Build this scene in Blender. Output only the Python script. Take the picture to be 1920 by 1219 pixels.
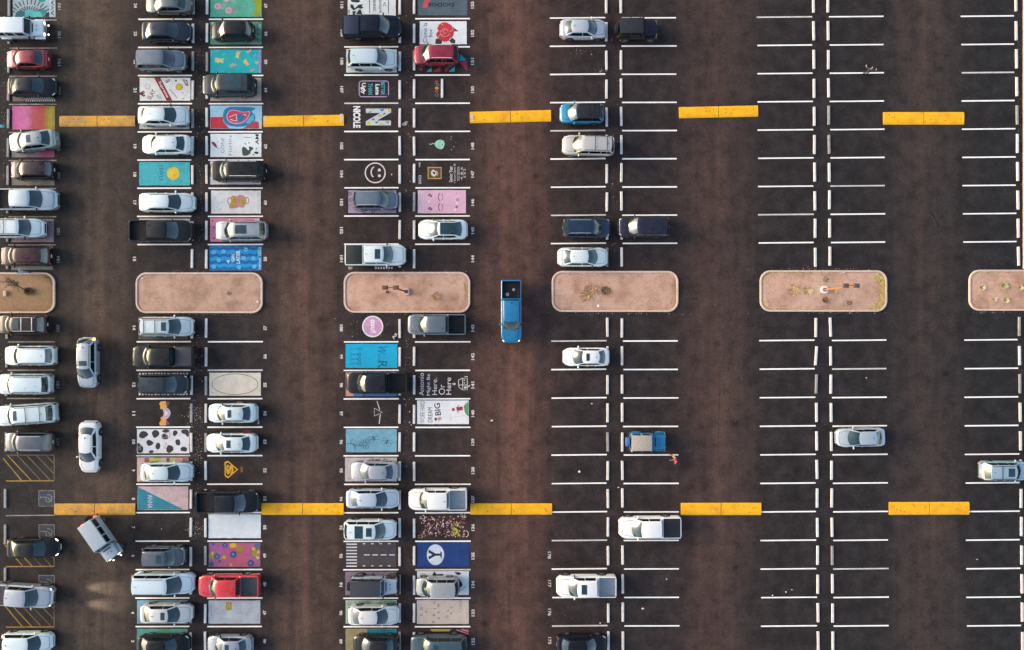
import bpy, bmesh, math, random
from mathutils import Vector, Matrix
random.seed(7)
for o in list(bpy.data.objects): bpy.data.objects.remove(o)
SC = bpy.context.scene
COL = SC.collection
R = math.radians
# ------------------------------------------------------------------ camera, sky, sun, exposure
PX = 0.05                     # metres on the ground for one unit of the survey grid
CX, CY, CAMH = 960.0, 609.5, 66.0
cam = bpy.data.cameras.new('camera'); cam.sensor_width = 36; cam.lens = 36*CAMH/96.0; cam.clip_end = 1000; cam.clip_start = 1
camo = bpy.data.objects.new('camera', cam); COL.objects.link(camo)
camo.location = (0, 0, CAMH); camo.rotation_euler = (0, 0, 0); SC.camera = camo
SUN_EL, SUN_ROT = R(18), R(280)
wd = bpy.data.worlds.new('World'); SC.world = wd; wd.use_nodes = True
wn = wd.node_tree; bg = wn.nodes['Background']; sk = wn.nodes.new('ShaderNodeTexSky')
sk.sky_type = 'NISHITA'; sk.sun_disc = False; sk.sun_elevation = SUN_EL; sk.sun_rotation = SUN_ROT
sk.dust_density = 2.8; sk.air_density = 1.0; sk.ozone_density = 0.35
wn.links.new(sk.outputs[0], bg.inputs[0]); bg.inputs[1].default_value = 0.15
sl = bpy.data.lights.new('sun', 'SUN'); sl.energy = 0.85; sl.angle = R(34); sl.color = (1.0, 0.88, 0.74)
so = bpy.data.objects.new('sun', sl); COL.objects.link(so)
sd = Vector((math.sin(SUN_ROT)*math.cos(SUN_EL), math.cos(SUN_ROT)*math.cos(SUN_EL), math.sin(SUN_EL)))
so.rotation_euler = sd.to_track_quat('Z', 'Y').to_euler(); so.location = sd*50+Vector((0,0,20))
vs = SC.view_settings; vs.view_transform = 'Standard'; vs.look = 'None'; vs.gamma = 1; vs.exposure = 1.18
try: vs.use_curve_mapping = False
except Exception: pass

# ------------------------------------------------------------------ helpers
def G(px, py, z=0.0): return Vector(((px-CX)*PX, (CY-py)*PX, z))
def lin(c): return c/12.92 if c <= 0.04045 else ((c+0.055)/1.055)**2.4
def hx(h):
    h = h.lstrip('#'); return tuple(lin(int(h[i:i+2], 16)/255) for i in (0, 2, 4))
def prin(name, col=(.5,.5,.5), rough=.6, metal=0., coat=0., emit=None, es=0., spec=None, ior=None):
    m = bpy.data.materials.new(name); m.use_nodes = True; b = m.node_tree.nodes['Principled BSDF']
    b.inputs['Base Color'].default_value = (*col, 1); b.inputs['Roughness'].default_value = rough
    b.inputs['Metallic'].default_value = metal; b.inputs['Coat Weight'].default_value = coat; b.inputs['Coat Roughness'].default_value = .06
    if ior: b.inputs['IOR'].default_value = ior
    if spec is not None: b.inputs['Specular IOR Level'].default_value = spec
    if emit: b.inputs['Emission Color'].default_value = (*emit, 1); b.inputs['Emission Strength'].default_value = es
    return m, m.node_tree, b
def N(nt, t, **k):
    n = nt.nodes.new(t)
    for a, v in k.items():
        if a.startswith('i_'):
            n.inputs[a[2:].replace('_', ' ')].default_value = v
        else: setattr(n, a, v)
    return n
def noise(nt, vec, scale, detail=4, rough=.55):
    n = N(nt, 'ShaderNodeTexNoise'); n.inputs['Scale'].default_value = scale; n.inputs['Detail'].default_value = detail
    n.inputs['Roughness'].default_value = rough; nt.links.new(vec, n.inputs['Vector']); return n.outputs[0]
def ramp(nt, fac, stops, interp='LINEAR'):
    n = N(nt, 'ShaderNodeValToRGB'); cr = n.color_ramp; cr.interpolation = interp
    while len(cr.elements) < len(stops): cr.elements.new(1)
    for e, (p, c) in zip(cr.elements, stops):
        e.position = p; e.color = (*c, 1) if len(c) == 3 else c
    nt.links.new(fac, n.inputs[0]); return n.outputs[0]
def g3(v): return (v, v, v)
def mixc(nt, fac, a, b, mode='MIX'):
    n = N(nt, 'ShaderNodeMix', data_type='RGBA', blend_type=mode)
    if isinstance(fac, float): n.inputs[0].default_value = fac
    else: nt.links.new(fac, n.inputs[0])
    for i, v in ((6, a), (7, b)):
        if isinstance(v, tuple): n.inputs[i].default_value = (*v, 1)
        else: nt.links.new(v, n.inputs[i])
    return n.outputs[2]
def math_(nt, op, a, b=0.0, c=None):
    n = N(nt, 'ShaderNodeMath', operation=op)
    for i, v in enumerate((a, b, c)):
        if v is None: continue
        if isinstance(v, (int, float)): n.inputs[i].default_value = v
        else: nt.links.new(v, n.inputs[i])
    return n.outputs[0]
def geo_pos(nt): return N(nt, 'ShaderNodeNewGeometry').outputs['Position']
def mapping(nt, vec, sc):
    n = N(nt, 'ShaderNodeMapping'); n.inputs['Scale'].default_value = sc; nt.links.new(vec, n.inputs[0]); return n.outputs[0]
def bump(nt, b, h, strength, dist=.02):
    n = N(nt, 'ShaderNodeBump'); n.inputs['Strength'].default_value = strength; n.inputs['Distance'].default_value = dist
    nt.links.new(h, n.inputs['Height']); nt.links.new(n.outputs[0], b.inputs['Normal'])

def asphalt_color(nt):
    P = geo_pos(nt); sep = N(nt, 'ShaderNodeSeparateXYZ'); nt.links.new(P, sep.inputs[0])
    # aisles repeat every 19.45 m: dusty, tyre-polished asphalt in the aisle, darker sealed asphalt in the bays
    wob = math_(nt, 'MULTIPLY', math_(nt, 'SUBTRACT', noise(nt, mapping(nt, P, (.5, .09, 1)), 1.0, 4, .6), .5), 4.2)
    d = math_(nt, 'PINGPONG', math_(nt, 'ADD', sep.outputs[0], 9.725*40+.15), 9.725)
    d = math_(nt, 'ADD', d, wob)
    big = noise(nt, P, .06, 3, .5); med = noise(nt, P, .7, 6, .68)
    streak = noise(nt, mapping(nt, P, (1.05, .04, 1)), 1.0, 5, .62)
    lane = ramp(nt, math_(nt, 'MULTIPLY', d, .1), [(.03, g3(1)), (.22, g3(.62)), (.40, g3(.16)), (.60, g3(0))])
    lane.node.color_ramp.interpolation = 'EASE'
    amp = ramp(nt, big, [(.3, g3(.55)), (.68, g3(1.0))]); sm = ramp(nt, streak, [(.30, g3(.42)), (.68, g3(1.12))])
    lane = mixc(nt, 1.0, mixc(nt, 1.0, lane, amp, 'MULTIPLY'), sm, 'MULTIPLY')
    xr = math_(nt, 'MULTIPLY_ADD', sep.outputs[0], 1/110., .5)
    tone = ramp(nt, xr, [(.08, (.096, .066, .045)), (.32, (.116, .063, .044)), (.52, (.150, .068, .048)), (.70, (.074, .044, .035)), (.92, (.056, .038, .032))])  # aisle dust tone; its darkening to the east paints in lens vignetting
    # bays: sealed, darker, slightly cooler and dimmer to the east (vignetting put into the colour); a few long faded stains
    stall0 = ramp(nt, xr, [(.1, (.0205, .0170, .0168)), (.5, (.0285, .0188, .0182)), (.9, (.0170, .0152, .0162))])
    stall = mixc(nt, 1.0, stall0, ramp(nt, med, [(.32, g3(.5)), (.5, g3(1.)), (.70, g3(1.75))]), 'MULTIPLY')
    tone = mixc(nt, 1.0, tone, ramp(nt, med, [(.32, g3(.58)), (.5, g3(1.)), (.70, g3(1.25))]), 'MULTIPLY')
    col = mixc(nt, lane, stall, tone)
    # oil spots where engines stand: one soft blot per bay, offset at random
    ov = N(nt, 'ShaderNodeTexVoronoi'); ov.inputs['Scale'].default_value = .42; nt.links.new(mapping(nt, P, (.8, 1, 1)), ov.inputs['Vector'])
    oil = ramp(nt, math_(nt, 'ADD', ov.outputs['Distance'], math_(nt, 'MULTIPLY', med, .25)), [(.12, g3(.42)), (.28, g3(1))])
    col = mixc(nt, 1.0, col, oil, 'MULTIPLY')
    # dark oily drips and a few pale dusty clouds
    sp = noise(nt, P, 1.4, 3, .5); drips = ramp(nt, sp, [(.66, g3(1)), (.76, g3(.55))])
    col = mixc(nt, 1.0, col, drips, 'MULTIPLY')
    # aggregate grain: pale and dark grit
    mp_ = N(nt, 'ShaderNodeMapping'); mp_.inputs['Rotation'].default_value = (.5, .9, .65); nt.links.new(P, mp_.inputs[0])
    g1 = noise(nt, mp_.outputs[0], 8.3, 4, .8); grain = ramp(nt, g1, [(.3, g3(.55)), (.5, g3(1.0)), (.7, g3(1.55))])
    col = mixc(nt, 1.0, col, grain, 'MULTIPLY')
    v = N(nt, 'ShaderNodeTexVoronoi'); v.inputs['Scale'].default_value = 3.2; nt.links.new(P, v.inputs['Vector'])
    fl = ramp(nt, v.outputs['Distance'], [(.0, g3(1)), (.075, g3(1)), (.10, g3(0))])
    vr = N(nt, 'ShaderNodeSeparateColor'); nt.links.new(v.outputs['Color'], vr.inputs[0])
    pick = ramp(nt, vr.outputs[0], [(.83, g3(0)), (1., g3(.75))])
    col = mixc(nt, math_(nt, 'MULTIPLY', fl, pick), col, (.30, .25, .22))
    return col, g1, P

MATS = {}
def ground_mat():
    m, nt, b = prin('asphalt', rough=.88, spec=.3)
    col, gr, P = asphalt_color(nt); nt.links.new(col, b.inputs['Base Color'])
    bump(nt, b, noise(nt, P, 30, 3), .5, .01); return m
def paint(hexc, wear=.5, grad=None, var=.22):
    """road paint: pigment, mottled by dust, worn through to asphalt in specks"""
    key = ('paint', hexc, wear, str(grad), var)
    if key in MATS: return MATS[key]
    m, nt, b = prin('road_paint', hx(hexc) if hexc else (.5,.5,.5), .75, spec=.3)
    P = geo_pos(nt)
    base = hx(hexc) if hexc else None
    if grad:
        ax, stops = grad; sep = N(nt, 'ShaderNodeSeparateXYZ'); nt.links.new(P, sep.inputs[0])
        x0, x1 = stops[0][0], stops[-1][0]
        wob = math_(nt, 'MULTIPLY', math_(nt, 'SUBTRACT', noise(nt, P, 1.3, 3), .5), .5)
        f = math_(nt, 'MULTIPLY_ADD', math_(nt, 'ADD', sep.outputs[ax], wob), 1/((x1-x0)*PX), -((x0-CX)*PX)/((x1-x0)*PX))
        base = ramp(nt, f, [((p-x0)/(x1-x0), hx(c)) for p, c in stops])
    n1 = noise(nt, P, 1.2, 5, .6); n2 = noise(nt, P, 11, 3, .7)
    mot = ramp(nt, n1, [(.25, g3(1-var*1.3)), (.7, g3(1.04))]); gr = ramp(nt, n2, [(.3, g3(1-var*1.3)), (.65, g3(1.05))])
    c = mixc(nt, 1.0, base, mot, 'MULTIPLY'); c = mixc(nt, 1.0, c, gr, 'MULTIPLY')
    w = noise(nt, P, 16, 4, .75); w2 = noise(nt, P, .9, 2)
    ws = math_(nt, 'MULTIPLY_ADD', w2, .35, w)
    t = .95 - .18*wear
    mask = ramp(nt, ws, [(t, g3(0)), (t+.07, g3(.85))])
    c = mixc(nt, mask, c, (.05, .042, .04)); nt.links.new(c, b.inputs['Base Color'])
    bump(nt, b, n2, .3, .006); MATS[key] = m; return m
def plain(name, col, rough=.6, **k):
    key = (name, col, rough, str(k))
    if key not in MATS:
        m, nt, b = prin(name, col, rough, **k); P = N(nt, 'ShaderNodeTexCoord').outputs['Object']
        n = noise(nt, P, 7, 4); c = mixc(nt, 1.0, col, ramp(nt, n, [(.3, g3(.85)), (.7, g3(1.08))]), 'MULTIPLY')
        nt.links.new(c, b.inputs['Base Color']); MATS[key] = m
    return MATS[key]
def carpaint(col, metal=.25, rough=.32):
    key = ('car', col, metal, rough)
    if key not in MATS:
        m, nt, b = prin('car_paint', col, rough, metal=metal, coat=.35 if max(col) < .06 else .8, spec=.25 if max(col) < .06 else .5)
        P = N(nt, 'ShaderNodeTexCoord').outputs['Object']
        n = noise(nt, P, 2.2, 5); dust = ramp(nt, n, [(.35, g3(.0)), (.75, g3(.015+.08*min(1, max(col)*2)))])
        c = mixc(nt, dust, col, (.42, .38, .35)); nt.links.new(c, b.inputs['Base Color'])
        rr = ramp(nt, n, [(.3, g3(rough-.06)), (.75, g3(rough+.14))]); nt.links.new(rr, b.inputs['Roughness'])
        MATS[key] = m
    return MATS[key]
def sideglass():
    if 'sglass' not in MATS: MATS['sglass'] = prin('side_glass', (.006, .010, .012), .12, ior=1.42, spec=.35)[0]
    return MATS['sglass']
def glassm():
    if 'glass' not in MATS:
        m, nt, b = prin('tinted_glass', (.006, .012, .014), .06, coat=.8, ior=1.7); b.inputs['Coat Roughness'].default_value = .12
        P = N(nt, 'ShaderNodeTexCoord').outputs['Object']
        n = noise(nt, P, 3, 4); c = ramp(nt, n, [(.35, (.003, .018, .023)), (.7, (.010, .042, .048))])
        nt.links.new(c, b.inputs['Base Color']); MATS['glass'] = m
    return MATS['glass']
BLK = lambda: plain('black_plastic', (.012, .012, .014), .55)
RUB = lambda: plain('rubber', (.014, .013, .013), .85)
RIM = lambda: plain('alloy', (.45, .46, .48), .3, metal=.8)
HLM = lambda: plain('lamp_glass', (.55, .58, .6), .12, coat=1.0)
def emis(name, col, e):
    key = ('em', name)
    if key not in MATS: MATS[key] = prin(name, col, .2, emit=col, es=e)[0]
    return MATS[key]

def link(name, me, parent=None, loc=None, label=None, kind=None, **props):
    o = bpy.data.objects.new(name, me); COL.objects.link(o)
    if parent is not None: o.parent = parent
    if loc is not None: o.location = loc
    if label: o['label'] = label
    if kind: o['kind'] = kind
    for k, v in props.items(): o[k] = v
    return o
def mesh(verts, faces, mats, idx=None, smooth=False, angle=35):
    me = bpy.data.meshes.new('m'); me.from_pydata([tuple(v) for v in verts], [], faces)
    for m in (mats if isinstance(mats, (list, tuple)) else [mats]): me.materials.append(m)
    if idx: me.polygons.foreach_set('material_index', idx)
    me.update()
    if smooth:
        me.polygons.foreach_set('use_smooth', [True]*len(me.polygons)); me.set_sharp_from_angle(angle=R(angle))
    return me
def bmmesh(bm, mats, smooth=False, angle=35):
    bmesh.ops.recalc_face_normals(bm, faces=bm.faces)
    me = bpy.data.meshes.new('m'); bm.to_mesh(me); bm.free()
    for m in (mats if isinstance(mats, (list, tuple)) else [mats]): me.materials.append(m)
    if smooth:
        me.polygons.foreach_set('use_smooth', [True]*len(me.polygons)); me.set_sharp_from_angle(angle=R(angle))
    return me
def bbox(bm, x0, x1, y0, y1, z0, z1, bev=0.0, mi=0, tx=1., ty=1., seg=2):
    """a box whose top may taper (tx, ty); bevelled"""
    r = bmesh.ops.create_cube(bm, size=1); vv = r['verts']; cx, cy = (x0+x1)/2, (y0+y1)/2
    for v in vv:
        top = v.co.z > 0; v.co = Vector((cx+v.co.x*(x1-x0)*(tx if top else 1), cy+v.co.y*(y1-y0)*(ty if top else 1), z1 if top else z0))
    fs = set(f for v in vv for f in v.link_faces)
    for f in fs: f.material_index = mi
    if bev:
        es = list(set(e for v in vv for e in v.link_edges))
        bmesh.ops.bevel(bm, geom=es, offset=bev, segments=seg, affect='EDGES', profile=.6, clamp_overlap=True)
def boxmesh(mat, *a, **k):
    bm = bmesh.new(); bbox(bm, *a, **k); return bmmesh(bm, mat, smooth=True, angle=50)
def ell(bm, c, r, rot=0, seg=10, ring=6):
    q = bmesh.ops.create_uvsphere(bm, u_segments=seg, v_segments=ring, radius=1)
    M = Matrix.Translation(c) @ Matrix.Rotation(rot, 4, 'Z') @ Matrix.Diagonal((*r, 1))
    bmesh.ops.transform(bm, matrix=M, verts=q['verts'])
def cyl(bm, p, q, r0, r1=None, seg=12):
    p, q = Vector(p), Vector(q); d = q-p
    r = bmesh.ops.create_cone(bm, cap_ends=True, segments=seg, radius1=r0, radius2=r0 if r1 is None else r1, depth=d.length)
    bmesh.ops.transform(bm, matrix=Matrix.Translation((p+q)/2) @ d.to_track_quat('Z', 'Y').to_matrix().to_4x4(), verts=r['verts'])
def cylmesh(mat, *a, **k):
    bm = bmesh.new(); cyl(bm, *a, **k); return bmmesh(bm, mat, smooth=True, angle=40)

# ------------------------------------------------------------------ ground
GM = ground_mat()
gs = 260
ground = link('ground', mesh([(-gs, -gs, 0), (gs, -gs, 0), (gs, gs, 0), (-gs, gs, 0)], [(0, 1, 2, 3)], GM), kind='structure')
Z1 = .004

def quad(name, pts, mat, z=Z1, parent=ground, **k):
    return link(name, mesh([G(x, y, z) for x, y in pts], [tuple(range(len(pts)-1, -1, -1))], mat), parent, **k)
def strip_pts(p, q, w):
    a, b = Vector(p), Vector(q); d = (b-a).normalized(); n = Vector((-d.y, d.x))*w/2
    return [tuple(a+n), tuple(b+n), tuple(b-n), tuple(a-n)]

# lettering meshes
TXT = {}
def text_mesh(s, bold=.018):
    if (s, bold) not in TXT:
        cu = bpy.data.curves.new('t', 'FONT'); cu.body = s; cu.size = 1; cu.offset = bold; cu.resolution_u = 3
        ob = bpy.data.objects.new('t', cu); me = bpy.data.meshes.new_from_object(ob)
        bpy.data.objects.remove(ob); bpy.data.curves.remove(cu)
        xs = [v.co.x for v in me.vertices]; ys = [v.co.y for v in me.vertices]
        TXT[(s, bold)] = ([(v.co.x, v.co.y) for v in me.vertices], [tuple(p.vertices) for p in me.polygons], min(xs), max(xs), min(ys), max(ys))
        bpy.data.meshes.remove(me)
    return TXT[(s, bold)]
def text(s, cx, cy, ln, h, rot, mat, z=Z1, parent=ground, name='lettering', bold=.018, **k):
    """s centred on (cx, cy), ln long and h high, rot in degrees anticlockwise as seen from above"""
    vs_, fs, x0, x1, y0, y1 = text_mesh(s, bold); c = G(cx, cy, z); a = R(rot); ca, sa = math.cos(a), math.sin(a); out = []
    for x, y in vs_:
        u = ((x-x0)/(x1-x0)-.5)*ln*PX; v = ((y-y0)/(y1-y0)-.5)*h*PX
        out.append((c.x+u*ca-v*sa, c.y+u*sa+v*ca, z))
    return link(name, mesh(out, fs, mat), parent, **k)
U, D, F = 90, -90, 180

# ------------------------------------------------------------------ bay lines, wheel stops, bay numbers
WHITE = 'f2ece6'
def lerp(a, b, t): return a+(b-a)*t
COLS = {  # column side: (line x0,x1 at top; x0,x1 at bottom; stop x top,bottom; top y0,pitch; bottom y0,pitch)
 'A':  (19, 107, 9.6, 101, 17.7, 9.6, 37.5, 52.7, 641, 53.0),
 'BL': (259.2, 360.5, 253.8, 355, 362.5, 357.3, 36, 52.8, 640.7, 53.4),
 'BR': (391.4, 493.7, 388, 491.3, 388.8, 385, 36, 52.8, 640.7, 53.4),
 'CL': (646, 747.3, 644, 747.3, 749.7, 749.4, 35, 52.85, 641, 53.4),
 'CR': (778.6, 881.2, 778, 882.4, 776.6, 776.6, 35, 52.85, 641, 53.4),
 'DL': (1031, 1134.7, 1035.6, 1138.5, 1136.6, 1140.7, 33.8, 52.85, 639.5, 53.42),
 'DR': (1165, 1267.8, 1170.6, 1274, 1164, 1168, 33.4, 52.85, 639.3, 53.42),
 'EL': (1419, 1522.7, 1427.5, 1532, 1524.8, 1534, 32.2, 52.9, 638.5, 53.55),
 'ER': (1554.4, 1656, 1563.8, 1667, 1552, 1561.5, 31.4, 52.9, 638.3, 53.55),
 'F':  (1801.4, 1900.5, 1813, 1915, 1904.2, 1917, 30.5, 52.9, 637.5, 53.6)}
NUM = {'A': (193, 183, U), 'BL': (24, 14, D), 'BR': (67, 57, U), 'CL': (110, 100, D), 'CR': (153, 143, U)}
ROWNAME = {'A': 'row along the left edge of the lot', 'BL': 'left side of the first double row', 'BR': 'right side of the first double row', 'CL': 'left side of the second double row', 'CR': 'right side of the second double row',
           'DL': 'left side of the third double row', 'DR': 'right side of the third double row', 'EL': 'left side of the fourth double row',
           'ER': 'right side of the fourth double row', 'F': 'row along the right edge of the lot'}
ORD = ['first', 'second', 'third', 'fourth', 'fifth', 'sixth', 'seventh', 'eighth', 'ninth', 'tenth', 'eleventh', 'twelfth']
line_m = paint('fbf6f0', .45, var=.10); line_w = paint('e0dad4', 1.0, var=.22); line_old = paint('b9b2aa', 1.5, var=.3); num_m = paint('dcd6d0', .8, var=.2)
stop_m = None
def concrete(name, h, bumpy=.5, var=.2):
    m, nt, b = prin(name, hx(h), .85, spec=.3); P = geo_pos(nt)
    c = mixc(nt, 1.0, hx(h), ramp(nt, noise(nt, P, 3, 5, .65), [(.28, g3(1-var)), (.7, g3(1.06))]), 'MULTIPLY')
    c = mixc(nt, 1.0, c, ramp(nt, noise(nt, P, 14, 3, .7), [(.3, g3(1-var*.7)), (.6, g3(1.03))]), 'MULTIPLY')
    nt.links.new(c, b.inputs['Base Color']); bump(nt, b, noise(nt, P, 40, 3), bumpy, .008); return m
stop_m = concrete('painted_concrete', 'ded9d4'); stop_dirty = concrete('painted_concrete_dirty', 'a8a49f', var=.35)
def stop_mesh(mat):
    bm = bmesh.new(); bbox(bm, -.12, .12, -.90, .90, 0, .10, bev=.02, tx=.88, ty=.98); return bmmesh(bm, mat, True, 50)
SM, SMD = stop_mesh(stop_m), stop_mesh(stop_dirty)
# stall text: which bays carry faded paint
for key, (xt0, xt1, xb0, xb1, st, sb, ty0, tp, by0, bp) in COLS.items():
    old = key == 'A'
    def xs(y): t = y/1219.; return lerp(xt0, xb0, t), lerp(xt1, xb1, t), lerp(st, sb, t)
    ys = [ty0+tp*k for k in range(-1, 9)] + [by0+bp*k for k in range(0, 11)]
    for y in ys:
        if old and y > 760: continue
        x0, x1, _ = xs(y); jit = lambda: random.uniform(-.6, .6)
        y1 = y + (-.7 if key in ('EL', 'ER', 'F', 'DL') else 0)
        quad('bay_line', strip_pts((x0+jit(), y+.3), (x1+jit(), y1), 2.6+random.uniform(-.15, .15) if not old else 2.1), line_old if old else line_w if random.random() < .08 else line_m)
    bays = [(ty0+tp*(k-.5), k, 'up') for k in range(0, 10)] + [(by0+bp*(j-.5), j, 'dn') for j in range(0, 12)]
    for yc, k, half in bays:
        if old and half == 'dn' and k > 4: continue
        x0, x1, sx = xs(yc)
        if key in NUM:
            a, b_, rot = NUM[key]; n = a-k if half == 'up' else b_-k; right = rot == U
            if key == 'DL': continue
            if 1:
                s = str(n); onb = (half == 'up' and k == 4)
                tx = x1+4.6 if right else x0-5
                if not (onb and key in ('A', 'BL')):
                    text(s, tx, yc+1, 4.6*len(s)-.8, 6.0, rot, line_old if old else num_m, z=.0885 if onb else Z1, name='bay_number', bold=.04)
        else:
            if key == 'DL' and half == 'dn' and k in (8, 9, 10, 11):
                n = 186-k; text(str(n), x0-5, yc+1, 13, 6.0, D, num_m, name='bay_number')
        where = 'above' if half == 'up' else 'below'; kk = (9-k) if half == 'up' else k
        lab = 'white wheel stop %s %s the planter, %s' % (ORD[kk], where, ROWNAME[key])
        pass
        if old and k == 9: pass
        dy = 0.5 if half == 'up' else 1.5
        if old: dy += 1.5
        o = link('wheel_stop', SMD if old or random.random() < .12 else SM, None, G(sx, yc+dy+random.uniform(-1.2, 1.2)), label=lab, category='wheel stop', group='concrete wheel stops between the bays')
        o.rotation_euler.z = R(random.uniform(-.8, .8)) + math.atan2((st-sb)*-1, 1219)*1
        if key == 'EL' and half == 'dn' and k == 1: o.rotation_euler.z = R(-4)
        if key == 'EL' and half == 'dn' and k == 2: o.rotation_euler.z = R(-1.5)
        if key == 'ER' and half == 'dn' and k == 0: o.rotation_euler.z = R(2.2)
o = link('wheel_stop', SM, None, G(829, 166), label='extra white wheel stop standing midway across bay 150', category='wheel stop', group='concrete wheel stops between the bays')
for y, w in ((950-15.5, 'upper'), (1012-10.5, 'middle'), (1082, 'lower')):
    link('wheel_stop', SMD, None, G(10.5, y), label='worn grey wheel stop at the head of the %s accessible bay' % w, category='wheel stop', group='concrete wheel stops between the bays')

# yellow hatching and accessible bays, bottom left
hy = paint('b9923e', 1.25, var=.35); hyf = paint('8d7a5c', 1.6, var=.4); hw = paint('a09a90', 1.5, var=.4); hb = paint('3e4b5f', 1.6, var=.4)
def hatch(y0, y1, x0=11, x1=101.5, n=6, dx=18):
    quad('hatch_line', strip_pts((x0, y1), (x1, y1-.5), 2.2), hy); quad('hatch_line', strip_pts((x1, y0), (x1, y1), 2.), hyf)
    quad('hatch_line', strip_pts((x0, y0), (x1, y0), 1.8), hyf)
    sl_ = (y1-y0)*.9
    for i in range(-1, n):
        xa = x0+4+dx*i; ya = y0+1; xb = xa+sl_; yb = y1-1
        if xa < x0-8: xa += 5
        if xa < 6: t = (6-xa)/(xb-xa); xa = 6; ya = lerp(y0+1, yb, t)
        if xb > x1: t = (x1-1-xa)/(xb-xa); yb = lerp(ya, yb, t); xb = x1-1
        if xb-xa > 4: quad('hatch_line', strip_pts((xa, ya), (xb, yb), 1.9), hy if i < 1 else hyf, z=.008)
hatch(853.5, 902.0); hatch(1012, 1062.5); hatch(1126, 1176)
quad('bay_line', strip_pts((11, 967), (102, 966), 2.0), line_old)
def accessible(y0):
    x0, x1 = 73, 102; y1 = y0+29
    m = link('accessible_symbol', mesh([G(x, y, Z1) for x, y in ((x0+1, y1-1), (x1-1, y1-1), (x1-1, y0+1), (x0+1, y0+1))], [(0, 1, 2, 3)], hb), ground, label='worn wheelchair symbol in a white outlined square')
    for p, q in (((x0, y0), (x1, y0)), ((x0, y1), (x1, y1)), ((x0, y0), (x0, y1)), ((x1, y0), (x1, y1))):
        quad('outline', strip_pts(p, q, 1.5), hw, z=.008, parent=m)
    cx, cy = (x0+x1)/2, (y0+y1)/2
    ring = [(cx+3+7*math.cos(R(a)), cy+7*math.sin(R(a))) for a in range(-110, 131, 20)]
    for a, b_ in zip(ring, ring[1:]): quad('wheelchair_stroke', strip_pts(a, b_, 1.6), hw, z=.008, parent=m)
    for p, q in (((cx-9, cy-2), (cx+2, cy-2)), ((cx-1, cy-2), (cx-1, cy+6)), ((cx+2, cy-2), (cx+9, cy+6)), ((cx-11, cy-4), (cx-11, cy))):
        quad('wheelchair_stroke', strip_pts(p, q, 1.9), hw, z=.0095, parent=m)
accessible(920); accessible(984); accessible(1079)

# ------------------------------------------------------------------ speed bumps
def bump_mat(fade=0.):
    m, nt, b = prin('yellow_paint', (.8, .45, .02), .7, spec=.3); P = geo_pos(nt)
    c = ramp(nt, noise(nt, P, .9, 5, .65), [(.3, (.78, .34, .010)), (.5, (.98, .47, .005)), (.75, (1., .56, .008))])
    if fade: c = mixc(nt, ramp(nt, noise(nt, P, .7, 4, .7), [(.3, g3(fade)), (.7, g3(fade*.2))]), c, (.34, .20, .09))
    c = mixc(nt, ramp(nt, noise(nt, P, 5, 5, .7), [(.66-.05*fade, g3(0)), (.74, g3(.7))]), c, (.10, .06, .03))
    c = mixc(nt, 1.0, c, ramp(nt, noise(nt, P, 12, 3), [(.3, g3(.8)), (.6, g3(1.))]), 'MULTIPLY')
    nt.links.new(c, b.inputs['Base Color']); bump(nt, b, noise(nt, P, 25, 3), .4, .01); return m
BM, BMF = bump_mat(.12), bump_mat(1.0)
bm = bmesh.new(); bmesh.ops.create_cone(bm, cap_ends=True, segments=8, radius1=.055, radius2=.045, depth=.02); BOLT = bmmesh(bm, plain('rusty_bolt', (.09, .05, .025), .8))
def speed_bump(xa, ya, xb, yb, h, label):
    BM_ = BMF if 'faded' in label or 'orange' in label else BM
    p0, p1 = G(xa, ya), G(xb, yb); L = (p1-p0).length; w = h*PX; c = (p0+p1)/2
    prof = [(-w/2, 0), (-w/2+.05, .03), (-w/2+.14, .07), (-w/2+.24, .084), (w/2-.24, .084), (w/2-.14, .07), (w/2-.05, .03), (w/2, 0)]
    root = link('speed_bump', None, None, c, label=label, category='speed bump', group='yellow speed bumps across the aisles'); root.rotation_euler.z = math.atan2(p1.y-p0.y, p1.x-p0.x)
    for s0, s1 in ((-L/2, -.025), (.025, L/2)):
        vs_ = []; n = 14
        for i in range(n+1):
            x = lerp(s0, s1, i/n); j = 0 if i in (0, n) else 1
            for k, (y, z) in enumerate(prof): vs_.append((x, y*(1+ (random.uniform(-.012, .012) if k in (0, 7) and j else 0)), z))
        fs = [(i*8+k, (i+1)*8+k, (i+1)*8+k+1, i*8+k+1) for i in range(n) for k in range(7)] + [tuple(range(0, 8)), tuple(n*8+k for k in range(7, -1, -1))]
        link('hump_section', mesh(vs_, fs, BM_, smooth=True), root)
    for i in range(7):
        link('bolt', BOLT, root, (random.uniform(-L/2+.3, L/2-.3), random.uniform(-w/2+.27, w/2-.27), .08))
    link('joint_gap', boxmesh(BLK(), -.03, .03, -w/2+.12, w/2-.12, .0, .055), root)
speed_bump(112, 227.5, 253.5, 227, 20, 'faded yellow speed bump across the leftmost aisle, upper one')
speed_bump(494, 228, 645, 225.5, 20.5, 'yellow speed bump beside the red and blue teardrop mural')
speed_bump(881, 220.5, 1033, 217, 21.5, 'yellow speed bump running from bay 149 to the blue car with black roof')
speed_bump(1273, 211.5, 1421, 208.3, 21, 'bright yellow speed bump, upper one in the aisle of empty bays')
speed_bump(1655.6, 222, 1807, 222, 23.5, 'bright yellow speed bump, upper one in the rightmost aisle')
speed_bump(102.5, 955, 254, 954.8, 21.5, 'orange yellow speed bump by the silver off-roader with red tail light')
speed_bump(491, 954.5, 644.5, 954.5, 22, 'yellow speed bump from the open black pickup to the silver blue sedan')
speed_bump(882, 954.5, 1035, 954.5, 21, 'yellow speed bump running right from bay 137')
speed_bump(1276.5, 954.5, 1427, 954.3, 23, 'bright yellow speed bump, lower one, near the white pickup with black bed cover')
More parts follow.
